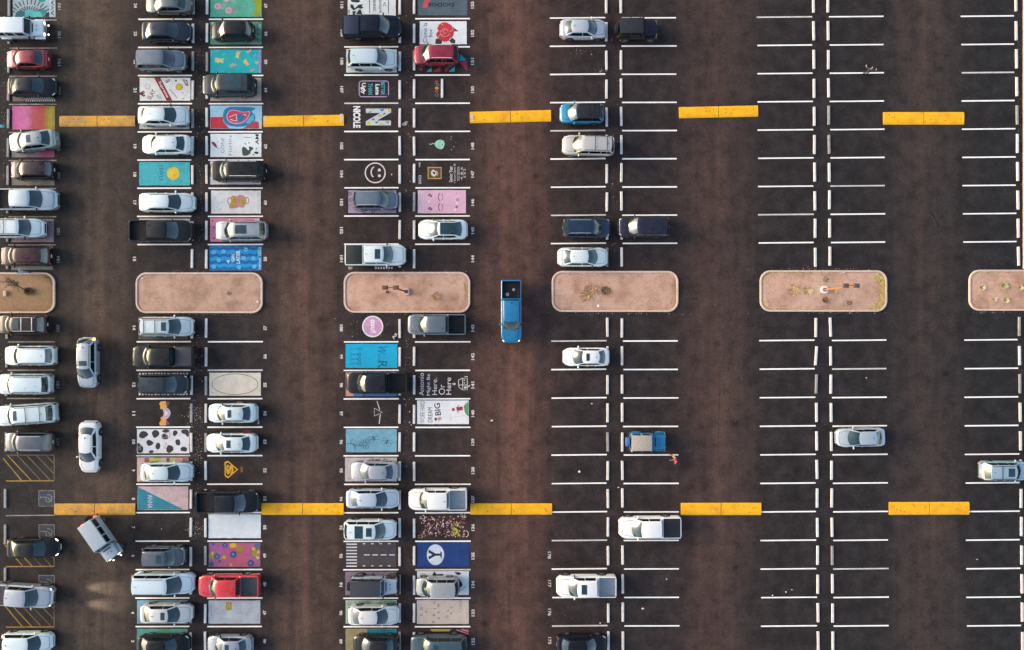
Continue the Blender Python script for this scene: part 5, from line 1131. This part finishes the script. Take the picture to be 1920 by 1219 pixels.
car('sedan', 257, 355, 1187, 1227, 'R', (.006, .007, .007), 'black sedan on the turquoise green mural at the bottom edge', metal=.3)
# first double row, right side
car('hatch', 393, 474, 39, 79, 'L', (.010, .010, .010), 'small black hatchback on the mottled green mural', metal=.3)
car('bigsuv', 379, 478, 141, 184, 'L', (.040, .050, .056), 'dark grey SUV with panelled roof on the beige mural', panorama=(.3, .85, .86), metal=.4, L=4.9)
car('bigsuv', 393, 500, 301, 343, 'L', (.009, .009, .010), 'black SUV with white roof rails on a white painted bay', rails='white', metal=.3, W=1.96)
car('suv', 402, 502, 414, 453, 'L', (.34, .365, .39), 'silver SUV with a large sunroof on the pink heart mural', sun=(.12, .56), rails='black', metal=.55)
car('sedan', 388, 481, 755, 793, 'L', (.60, .70, .71), 'white sedan with sunroof on a painted grey ring, bay 54', sun=(.1, .36))
car('sedan', 384, 481, 811, 849, 'L', WHT, 'white sedan with sunroof directly above the yellow shield emblem', sun=(.1, .38))
car('pickup', 370, 488, 919, 959, 'R', (.008, .011, .015), 'black pickup with open bed above the plain white painted bay', bed=BLACKB, metal=.3)
car('pickup', 371, 488, 1073, 1117, 'L', (.55, .008, .014), 'bright red pickup with a dark grey bed below the magenta mural', bed=GREYB, metal=.05)
car('sedan', 386, 472, 1188, 1228, 'L', (.36, .39, .43), 'silver sedan with sunroof at the bottom edge, bay 46', sun=(.1, .4), metal=.5)
# second double row, left side
car('pickup', 643, 754, 32, 75, 'R', (.006, .010, .022), 'navy pickup with navy bed cover and reflective roof, bay 109', cover=COVERN, metal=.4)
car('suv', 651, 745, 92, 134, 'R', (.58, .68, .69), 'silver white wagon on a plain white bay above the neon style sign', metal=.3, W=1.88)
car('suv', 662, 747, 358, 394, 'R', (.16, .19, .235), 'slate blue SUV on the lilac scribbled mural', rails='silver', metal=.5, W=1.82)
car('pickup', 648, 762, 457, 501, 'R', WHT, 'white pickup with dark bed cover and sunroof just above the planter', cover=BLK(), bed=BLACKB, metal=.1, sun=(.1, .4))
car('pickup', 648, 764, 697, 738, 'L', (.014, .013, .017), 'black pickup with open bed on the peach and blue mural', bed=BLACKB, metal=.3)
car('sedan', 656, 747, 864, 902, 'L', (.40, .41, .44), 'silver sedan on the pale grey mural, bay 95', metal=.5)
car('sedan', 648, 749, 914, 954, 'R', (.56, .62, .68), 'silver blue sedan at the right end of the lower speed bump', metal=.4)
car('suv', 644, 744, 971, 1012, 'R', WHT, 'white SUV with black glass roof panel above the miniature road mural', sun=(.08, .30), panorama=(.42, .74, .9), metal=.1)
car('sedan', 652, 749, 1133, 1171, 'R', (.66, .66, .64), 'white sedan on the pale green mural, bay 90')
car('sedan', 660, 747, 1187, 1228, 'L', (.022, .022, .022), 'black sedan on the sand and teal mural at the bottom edge', metal=.4)
# second double row, right side
car('suv', 774, 860, 87, 124, 'L', (.28, .006, .028), 'crimson SUV with white roof rails among painted triangles', rails='white', metal=.3, W=1.84)
car('sedan', 783, 876, 412, 450, 'L', WHT, 'white car with a long black glass roof below the pink lips mural', panorama=(.10, 1.2, .95), metal=.05, W=1.9)
car('pickup', 763, 874, 589, 628, 'L', (.15, .18, .20), 'grey pickup with black open bed just below the planter, bay 143', bed=BLACKB, metal=.5, W=1.96)
car('pickup', 765, 876, 913, 955, 'L', (.78, .77, .74), 'white pickup with ribbed grey bed above the paint splatter mural', bed=LIGHTB, metal=.0)
car('van', 778, 861, 1080, 1117, 'L', (.42, .42, .40), 'cream silver compact van on the white mural with black blot', metal=.5, W=1.80)
car('bigsuv', 768, 876, 1187, 1228, 'L', (.06, .10, .125), 'teal grey SUV at the bottom edge, bay 132', sun=(.12, .26), metal=.5)
# third double row
car('sedan', 1050, 1138, 37, 75, 'R', (.56, .60, .63), 'silver white sedan at the top of the third double row', metal=.4, W=1.80)
t = car('suv', 1048, 1133, 195, 234, 'L', (.003, .20, .40), 'bright blue SUV with a black roof at the end of a speed bump', roofcol=(.02, .021, .024), metal=.05, W=1.88, rails='black', bars=3)
car('bigsuv', 1055, 1150, 254, 296, 'L', (.62, .58, .53), 'champagne SUV with black roof bars below the bright blue SUV', rails='black', bars=2, metal=.4, rot=-1.5, L=4.85, W=1.9)
car('suv', 1055, 1146, 409, 447, 'R', (.010, .030, .065), 'navy blue SUV with silver roof rails, left of a dark SUV', rails='silver', metal=.4, W=1.86)
car('bigsuv', 1158, 1254, 407, 447, 'L', (.022, .024, .045), 'black purple boxy SUV facing the navy blue SUV', metal=.4, L=4.75, W=1.92)
car('sedan', 1046, 1141, 463, 502, 'R', WHT, 'white sedan just above the planter with brown shrubs', metal=.1)
car('sedan', 1055, 1143, 651, 687, 'L', (.82, .82, .80), 'white sedan with sunroof standing alone below the planter with brown shrubs', sun=(.18, .42), metal=.0, W=1.78)
car('pickup', 1159, 1276, 965, 1008, 'L', (.80, .80, .78), 'white pickup with black bed cover and red tail light', cover=BLK(), metal=.0, rot=.5)
car('pickup', 1042, 1155, 1074, 1118, 'L', (.80, .80, .78), 'white pickup with sunroof and light ribbed bed, bay 177', bed=LIGHTB, sun=(.15, .45), metal=.0)
car('sedan', 1043, 1139, 1187, 1227, 'R', (.007, .008, .014), 'black blue sedan at the bottom edge, bay 175', metal=.4)
car('sedan', 1569, 1660, 801, 838, 'L', (.46, .54, .58), 'silver blue sedan parked alone in the fourth double row', rot=1.5, metal=.4, W=1.8)
car('suv', 1838, 1930, 863, 900, 'R', (.34, .48, .54), 'pale silver blue SUV cut by the right edge', sun=(.06, .34), rails='black', bars=1, metal=.3, W=1.84)
# moving in the aisles
MV = 'vehicles standing or driving in the aisles'
car('hatch', 139, 187, 633, 728, 'D', (.42, .46, .49), 'silver hatchback facing down the leftmost aisle with one orange turn signal lit', L=4.65, turn=1, sun=(.08, .3), rails='black', group=MV, metal=.5, W=1.84)
car('sedan', 143, 189, 790, 886, 'D', (.74, .74, .72), 'white sedan facing down the leftmost aisle above the orange yellow speed bump', L=4.75, group=MV, metal=.1)
bt = car('pickup', 938, 979, 526, 644, 'D', (.003, .17, .36), 'bright blue pickup driving down the middle aisle with lit headlights', L=5.8, group=MV, bed=BLACKB, hl=True, metal=.1, W=1.92)
bm = bmesh.new(); ell(bm, (-2.05, .25, .9), (.16, .16, .12)); bbox(bm, -1.75, -1.45, -.5, -.2, .82, 1.0, bev=.03)
link('cargo_bag', bmmesh(bm, plain('bag', (.35, .33, .33), .8), True, 50), None, label='two small grey bags lying in the bed of the bright blue pickup', category='bag').location = bt.location
bpy.data.objects['cargo_bag'].rotation_euler = bt.rotation_euler

# ---- box-shaped off-roaders
def jeep(px0, px1, py0, py1, ang, label, body, top, hood=None, fender=None, spare=None, L=None, hl=False, brake=False, group=GRP, frame=None, soft=False, ribs=False, spare_cover=None):
    L = L or (px1-px0)*PX*.985; bp = carpaint(body, .1); tp = carpaint(top, .0, .5) if not soft else plain('canvas_top', top, .9); fp = plain('fender', fender, .6) if fender else bp
    hp = carpaint(hood, .3) if hood else bp
    root = link('off_road_car', None, None, label=label, category='off-road car', group=group); put(root, px0, px1, py0, py1, ang, 1.0)
    W = 1.60; xr, xf = -L/2+.32, L/2-.18; xc = xf-1.22
    bm = bmesh.new(); bbox(bm, xr, xc+.12, -W/2, W/2, .48, 1.14, bev=.05, ty=.98)
    bbox(bm, xc, xf-.08, -.62, .62, .5, 1.0, bev=.04)
    link('body', bmmesh(bm, bp, True, 40), root)
    bm = bmesh.new(); bbox(bm, xc+.08, xf-.04, -.74, .74, 1.0, 1.16, bev=.04)
    for v in bm.verts:
        if v.co.x > xf-.4: v.co.y *= .84; v.co.z -= .05
    hd = link('hood', bmmesh(bm, hp, True, 40), root)
    link('hood_vent', boxmesh(BLK(), -.05, .05, -.42, .42, 0, .012), hd, (xc+.25, 0, 1.158))
    for s_ in (1, -1): link('hood_catch', boxmesh(BLK(), -.05, .05, -.025, .025, 0, .03), hd, (xc+.62, s_*.2, 1.14))
    for s_ in (1, -1):
        for x0, x1 in ((xf-.95, xf+.0), (xr+.15, xr+1.1)):
            bm = bmesh.new(); a, b_ = (.60, .92) if s_ > 0 else (-.92, -.60); bbox(bm, x0, x1, a, b_, .82, .93, bev=.03)
            for v in bm.verts:
                if v.co.x > x1-.12 or v.co.x < x0+.12: v.co.z -= .10
            link('fender', bmmesh(bm, fp, True, 40), root)
            wheel(root, (x0+x1)/2, s_*.77, .41, .27, s_)
    # cab
    zt = 1.82; xw = xc+.05
    bm = bmesh.new(); bbox(bm, xr+.03, xw-.22, -.72, .72, 1.70, zt, bev=.04, ty=.97, tx=.985)
    for x in (xr+.06, xr+.95, xr+1.8, xw-.3):
        for s_ in (1, -1):
            if x < xw-.25: bbox(bm, x, x+.10, s_*.735-.03, s_*.735+.03, 1.12, 1.72)
    if ribs:
        for i in range(7): y = -.6+i*.2; bbox(bm, xr+.12, xw-.3, y-.03, y+.03, zt-.004, zt+.012)
    link('roof', bmmesh(bm, tp, True, 40), root)
    bm = bmesh.new()
    vs_ = [(xw+.02, -.70, 1.12), (xw+.02, .70, 1.12), (xw-.24, .67, 1.72), (xw-.24, -.67, 1.72)]; me = mesh(vs_+[(x-.03, y, z) for x, y, z in vs_], [(0, 1, 2, 3), (7, 6, 5, 4), (0, 4, 5, 1), (1, 5, 6, 2), (2, 6, 7, 3), (3, 7, 4, 0)], glassm()); link('windshield', me, root)
    fm = frame or tp; bm = bmesh.new()
    for a, b_ in (((xw+.03, -.72, 1.12), (xw+.03, .72, 1.12)), ((xw+.03, .72, 1.12), (xw-.23, .69, 1.74)), ((xw-.23, .69, 1.74), (xw-.23, -.69, 1.74)), ((xw-.23, -.69, 1.74), (xw+.03, -.72, 1.12))): cyl(bm, a, b_, .035, seg=6)
    link('windshield_frame', bmmesh(bm, hp if hood else bp, True), root)
    for s_ in (1, -1):
        for x0, x1 in ((xr+.18, xr+.93), (xr+1.07, xr+1.78), (xr+1.92, xw-.18)):
            if x1-x0 > .25: link('side_window', boxmesh(sideglass(), x0, x1, s_*.735-.012, s_*.735+.012, 1.16, 1.69, ty=1), root)
        link('mirror', boxmesh(BLK(), -.06, .06, -.12, .12, -.09, .09, bev=.03), root, (xw-.05, s_*.93, 1.2))
        bm = bmesh.new(); ell(bm, (0, 0, 0), (.06, .13, .13), seg=12); link('headlight', bmmesh(bm, emis('lit_headlight', (1., .93, .80), 1.6) if hl else HLM(), True, 180), root, (xf-.03, s_*.50, .90))
        bm = bmesh.new(); ell(bm, (0, 0, 0), (.07, .08, .06), seg=12)
        if hl: link('fog_light', bmmesh(bm, emis('lit_headlight', (1., .93, .80), 1.6), True, 180), root, (xf+.17, s_*.42, .62))
        else: link('turn_lamp', bmmesh(bm, plain('amber_lens', (.4, .15, .02), .3), True, 180), root, (xf-.05, s_*.74, .93))
        link('taillight', boxmesh(emis('lit_brake_light', (1., .03, .01), 5) if brake else plain('red_lens', (.32, .01, .012), .2, coat=1.), -.06, .04, -.07, .07, 0, .24, bev=.015), root, (xr-.02, s_*.71, .86))
    link('rear_window', boxmesh(glassm(), -.02, .02, -.55, .55, 0, .44), root, (xr+.05, 0, 1.22))
    bm = bmesh.new(); bbox(bm, -.03, .03, -.56, .56, 0, .42, bev=.03)
    gr = link('grille', bmmesh(bm, hp, True, 40), root, (xf-.05, 0, .62))
    for i in range(7): link('slot', boxmesh(BLK(), 0, .012, -.022, .022, 0, .26), gr, (.028, -.27+i*.09, .08))
    link('front_bumper', boxmesh(BLK(), -.07, .11, -.84, .84, 0, .17, bev=.03), root, (xf+.07, 0, .46)); link('rear_bumper', boxmesh(BLK(), -.09, .05, -.80, .80, 0, .16, bev=.03), root, (xr-.05, 0, .48))
    sw = link('spare_wheel', wheel_cache[(.41, 1, None)][0], root, (xr-.2, 0, .98)); sw.rotation_euler.z = R(90)
    cov = spare_cover or BLK(); link('wheel_cover', cylmesh(cov, (0, 0, 0), (.05, 0, 0), .33, seg=20), root, (xr-.36, 0, .98))
    if spare_cover: link('tire_jacket', cylmesh(cov, (0, 0, 0), (.28, 0, 0), .425, seg=22), root, (xr-.35, 0, .98))
    return root
jeep(-10, 87, 38, 74, 0, 'white boxy off-road car with lit round headlights at the upper left', (.62, .70, .73), (.66, .72, .74), hl=True, L=4.7)
jeep(651, 749, 1077, 1117, 0, 'off-road car with black soft top and silver hood on the lilac mural', (.40, .46, .50), (.035, .04, .055), fender=(.02, .02, .025), L=4.7, soft=True)
jeep(1155, 1234, 38, 76, 0, 'black off-road car with a rear spare wheel, top of the third double row', (.010, .010, .020), (.022, .022, .024), fender=(.012, .012, .014), L=4.0)
jeep(1176, 1250, 810, 845, 0, 'bright blue off-road car with tan soft top and blue spare wheel cover', (.003, .19, .38), (.42, .36, .30), fender=(.012, .16, .28), L=3.8, soft=True, spare_cover=plain('blue_cover', (.06, .16, .42), .7))
jj = jeep(140, 235, 985, 1034, -55, 'silver boxy off-road car turning in the aisle with a glowing red tail light', (.36, .42, .46), (.40, .45, .48), L=4.6, brake=True, hl=True, ribs=True, group=MV)
c = Vector(((189-CX)*PX*.985, (CY-1010)*PX*.985)); jj.location = (c.x, c.y, 0)

# headlight beams of the lit pickup (its lamps are on in the scene)
def beam(root, x, y, z, pitch, yaw, power, spot, parent_name='beam'):
    l = bpy.data.lights.new('headlight_beam', 'SPOT'); l.energy = power; l.spot_size = R(spot); l.spot_blend = 1.0; l.color = (1., .93, .72); l.shadow_soft_size = .15
    o = bpy.data.objects.new('headlight_beam', l); COL.objects.link(o); o.parent = root; o.location = (x, y, z); o.rotation_euler = (0, R(-90+pitch), R(yaw)); return o
for s_ in (1, -1): beam(pick_lit, 5.9/2+.05, s_*.78, .95, 11.5, 0, 1900, 20)
for o_ in (o for o in bpy.data.objects if o.name.startswith('off_road_car') and (o is jj)):
    for s_ in (1, -1): beam(o_, 2.25, s_*.5, .9, 11, 0, 500, 26)
# ------------------------------------------------------------------ people
def person(x, y, face, label, shirt, pants, skin, hair, pose='stand', h=1.7, hat=None):
    root = link('person', None, None, G(x, y, 0), label=label, category='person'); root.rotation_euler.z = R(face)
    k = h/1.7; st = .0; ay = .12
    if pose == 'walk': st = .28
    J = {'pel': (0, 0, .95), 'sp': (.01, 0, 1.15), 'ch': (.0, 0, 1.33), 'nk': (.0, 0, 1.47), 'hd': (.03, 0, 1.60), 'ht': (.02, 0, 1.69)}
    for s_, t in ((1, 'l'), (-1, 'r')):
        f = st*s_; J['hp'+t] = (0, s_*.09, .92); J['kn'+t] = (f*.5+.03, s_*.10, .50); J['an'+t] = (f, s_*.10, .09); J['to'+t] = (f+.17, s_*.11, .035)
        J['sh'+t] = (0, s_*.175, 1.41)
        if pose == 'reach' and s_ == 1: J['el'+t] = (.22, s_*.24, 1.28); J['wr'+t] = (.46, s_*.22, 1.22); J['ha'+t] = (.53, s_*.21, 1.21)
        elif pose == 'arms' : J['el'+t] = (.02, s_*.40, 1.25); J['wr'+t] = (.2, s_*.48, 1.18); J['ha'+t] = (.27, s_*.49, 1.17)
        else: J['el'+t] = (-f*.5-.03, s_*.25, 1.13); J['wr'+t] = (-f*.8+.06, s_*.26, .90); J['ha'+t] = (-f*.8+.09, s_*.26, .82)
    E_ = [('pel', 'sp'), ('sp', 'ch'), ('ch', 'nk'), ('nk', 'hd'), ('hd', 'ht')]
    rad = {'pel': .145, 'sp': .13, 'ch': .15, 'nk': .055, 'hd': .10, 'ht': .075}
    for t in 'lr':
        E_ += [('pel', 'hp'+t), ('hp'+t, 'kn'+t), ('kn'+t, 'an'+t), ('an'+t, 'to'+t), ('ch', 'sh'+t), ('sh'+t, 'el'+t), ('el'+t, 'wr'+t), ('wr'+t, 'ha'+t)]
        rad.update({'hp'+t: .095, 'kn'+t: .062, 'an'+t: .045, 'to'+t: .035, 'sh'+t: .06, 'el'+t: .045, 'wr'+t: .03, 'ha'+t: .035})
    # five short fingers per hand
    for s_, t in ((1, 'l'), (-1, 'r')):
        hb = Vector(J['ha'+t]); d = (hb-Vector(J['wr'+t])).normalized()
        for i, (off, ln) in enumerate(((-.03, .065), (-.01, .08), (.01, .075), (.03, .06), (.045, .045))):
            nm = 'f%d%s' % (i, t); side = Vector((0, 0, 1)).cross(d).normalized() if abs(d.z) < .8 else Vector((1, 0, 0))
            J[nm] = tuple(hb+side*off*(.9 if i < 4 else 1.2)+d*ln); rad[nm] = .009; E_.append(('ha'+t, nm))
    names = list(J); me = bpy.data.meshes.new('m'); me.from_pydata([Vector(J[n])*k for n in names], [(names.index(a), names.index(b_)) for a, b_ in E_], [])
    ob = bpy.data.objects.new('body', me); COL.objects.link(ob); mod = ob.modifiers.new('Skin', 'SKIN'); sub = ob.modifiers.new('Subsurf', 'SUBSURF'); sub.levels = sub.render_levels = 1
    sv = me.skin_vertices[0].data
    for i, n in enumerate(names): sv[i].radius = (rad[n]*k*(.78 if n in ('pel', 'sp', 'ch') else 1), rad[n]*k); sv[i].use_root = (n == 'pel')
    dg = bpy.context.evaluated_depsgraph_get(); m2 = bpy.data.meshes.new_from_object(ob.evaluated_get(dg)); bpy.data.objects.remove(ob)
    for c_ in (shirt, pants, skin, (.03, .03, .03)): m2.materials.append(plain('cloth' if c_ is not skin else 'skin', c_, .8))
    ids = []
    for p_ in m2.polygons:
        c_ = p_.center/k; arm = abs(c_.y) > .19 and c_.z > .78
        ids.append(2 if c_.z > 1.46 or (arm and (Vector(c_)-Vector(J['el'+('l' if c_.y > 0 else 'r')])).length < .02) or (abs(c_.y) > .2 and c_.z < 1.0 and pose != 'reach') or (pose in ('reach', 'arms') and c_.x > .12 and c_.z > 1.1) else 3 if c_.z < .075 else 1 if c_.z < .93 else 0)
    m2.polygons.foreach_set('material_index', ids); m2.polygons.foreach_set('use_smooth', [True]*len(ids))
    link('body', m2, root)
    bm = bmesh.new(); ell(bm, (-.015*k, 0, 1.64*k), (.115*k, .095*k, .11*k), seg=14, ring=10)
    for v in bm.verts:
        if v.co.x > .05*k and v.co.z < 1.66*k: v.co.x = .05*k
    link('hair', bmmesh(bm, plain('hair', hair, .7), True, 180), root)
    bm = bmesh.new()
    for s_ in (1, -1): ell(bm, (.115*k, s_*.035*k, 1.605*k), (.012, .016, .01), seg=6, ring=4)
    link('eyes', bmmesh(bm, plain('eye', (.02, .02, .02), .3), True, 180), root); bm = bmesh.new(); ell(bm, (.128*k, 0, 1.57*k), (.018, .014, .028), seg=6, ring=5); link('nose', bmmesh(bm, plain('skin', skin, .8), True, 180), root)
    return root
SK = (.38, .22, .15); SK2 = (.28, .15, .09)
person(54, 511.5, 150, 'person in a pale blue shirt standing on the kerb below the maroon SUV', (.50, .56, .64), (.25, .32, .42), SK2, (.02, .012, .01), 'walk')
person(1620, 140, 70, 'person in dark clothes with bare arms out, alone in the fourth double row', (.05, .045, .05), (.03, .03, .035), (.62, .48, .40), (.04, .03, .025), 'arms')
person(1259, 853, 200, 'person in an orange yellow top beside the blue off-road car', (.75, .40, .10), (.06, .05, .05), SK, (.45, .26, .08), 'reach', 1.45)
person(1262, 861, 150, 'person in a crimson top holding something pale, lower of two people', (.55, .02, .06), (.04, .035, .04), (.55, .36, .27), (.30, .02, .04), 'walk', 1.45)

# ------------------------------------------------------------------ litter and small debris
def scrap(x, y, r, col, label):
    bm = bmesh.new(); bmesh.ops.create_icosphere(bm, subdivisions=2, radius=1)
    for v in bm.verts: k = random.uniform(.6, 1.2); v.co = Vector((v.co.x*r[0]*PX*k, v.co.y*r[1]*PX*k, max(v.co.z, 0)*.05*k+.002))
    link('litter_scrap', bmmesh(bm, plain('paper', col, .8)), None, G(x, y, .003), label=label, category='litter', group='pieces of litter on the asphalt')
WP = (.75, .72, .68)
scrap(922, 788.5, (2.4, 1.7), WP, 'white crumpled scrap on the middle aisle below the blue pickup')
scrap(1086.5, 884.5, (2.2, 2.2), WP, 'round white scrap in an empty bay, third double row left side')
scrap(1205, 1141, (2.6, 1.6), WP, 'white scrap in an empty bay right of the number 176')
scrap(1109.5, 757, (2, 1), WP, 'small white scrap near the upper part of an empty bay')
scrap(1159.5, 914, (2.2, .9), WP, 'flat white scrap on the strip between two wheel stops')
scrap(1125.5, 1168, (1.2, 1.4), WP, 'tiny white scrap on a line in front of bay 175')
scrap(1250, 1086, (1.4, 1), WP, 'tiny white scrap two bays below the pickup with black cover')
scrap(1185, 846.5, (2.2, 1.2), WP, 'pale scrap under the rear of the bright blue off-road car')
scrap(1624.5, 708.5, (1.2, .8), WP, 'tiny pale scrap in the fourth double row below the planter')
scrap(1448.5, 1116.5, (1.4, 1.2), WP, 'tiny white scrap on a bay line near the bottom right')
scrap(1473.5, 1110, (1.2, 1.4), WP, 'tiny white scrap between two others near the bottom right')
scrap(1484.5, 1105.5, (2.4, 1), (.4, .33, .28), 'small tan scrap near the bottom right')
scrap(1832, 1049, (2, .9), (.5, .42, .36), 'pale tan scrap in a bay at the right edge')
scrap(1109, 102, (1.6, 1.4), (.35, .3, .26), 'dusty scrap in the bay below the silver white sedan')
scrap(768, 772, (1.3, .8), WP, 'tiny white scrap between bays 97 and 140')
scrap(768, 792, (1.4, 1.2), WP, 'tiny round white scrap between bays 97 and 139')
scrap(758, 748.5, (2.6, .9), (.5, .45, .42), 'slanted pale scrap between bays 98 and 141')
scrap(4, 237, (5, 3.6), (.02, .28, .36), 'turquoise cloth lying left of the pink mural')
scrap(303, 992, (1., .9), WP, 'tiny white scrap in the empty bay 7')
def crumbs(spots, cols, label):
    vs_ = []; fs = []; idx = []
    for x0, y0, x1, y1, n in spots:
        for i in range(n):
            x, y = random.gauss((x0+x1)/2, (x1-x0)/4), random.gauss((y0+y1)/2, (y1-y0)/4); c = G(x, y, .006); r = random.uniform(.012, .05); a = random.uniform(0, 6.28); b0 = len(vs_)
            for j in range(4): q = a+1.57*j; rr_ = r*random.uniform(.5, 1.1); vs_.append((c.x+rr_*math.cos(q), c.y+rr_*math.sin(q), .006+random.uniform(0, .02)))
            vs_.append((c.x, c.y, .02+r*.4)); fs += [(b0+j, b0+(j+1) % 4, b0+4) for j in range(4)]; k = random.randrange(len(cols)); idx += [k]*4
    link('litter', mesh(vs_, fs, [plain('crumb', c, .9) for c in cols], idx), None, kind='stuff', label=label, category='litter')
CC = [(.6, .55, .5), (.35, .25, .18), (.28, .2, .15), (.7, .66, .62)]
crumbs([(350, 755, 378, 800, 150), (358, 800, 382, 900, 160), (345, 975, 385, 1010, 140), (355, 900, 385, 960, 60)], CC, 'pale leaf crumbs scattered between the wheel stops of the first double row')
crumbs([(365, 20, 385, 500, 170), (365, 600, 385, 760, 60), (640, 590, 750, 640, 30)], CC, 'sparse dry leaf bits along the walkway of the first double row')
crumbs([(754, 20, 774, 500, 80), (752, 600, 776, 860, 60), (1142, 20, 1162, 480, 30)], CC, 'sparse light debris along the walkway of the second double row')
crumbs([(0, 0, 15, 500, 300), (0, 600, 9, 900, 80)], [(.16, .15, .11), (.25, .22, .17), (.09, .08, .06), (.42, .38, .32)], 'leaf litter and grit along the left edge of the lot')
crumbs([(640, 505, 890, 512, 40), (250, 505, 500, 511, 40), (250, 588, 500, 592, 60), (640, 587, 890, 591, 50), (1030, 586, 1275, 590, 60), (1420, 585, 1668, 589, 60), (1420, 502, 1668, 507, 50), (1810, 584, 1920, 588, 40), (1113, 128, 1136, 138, 30), (1070, 92, 1110, 105, 16)], [(.45, .34, .27), (.6, .5, .42), (.25, .17, .13)], 'grit and pebbles along the planter kerbs')
crumbs([(1906, 585, 1918, 760, 60), (1906, 0, 1916, 480, 60), (1908, 760, 1920, 1219, 60)], [(.3, .22, .16), (.45, .36, .28)], 'thin grit along the right edge of the lot')
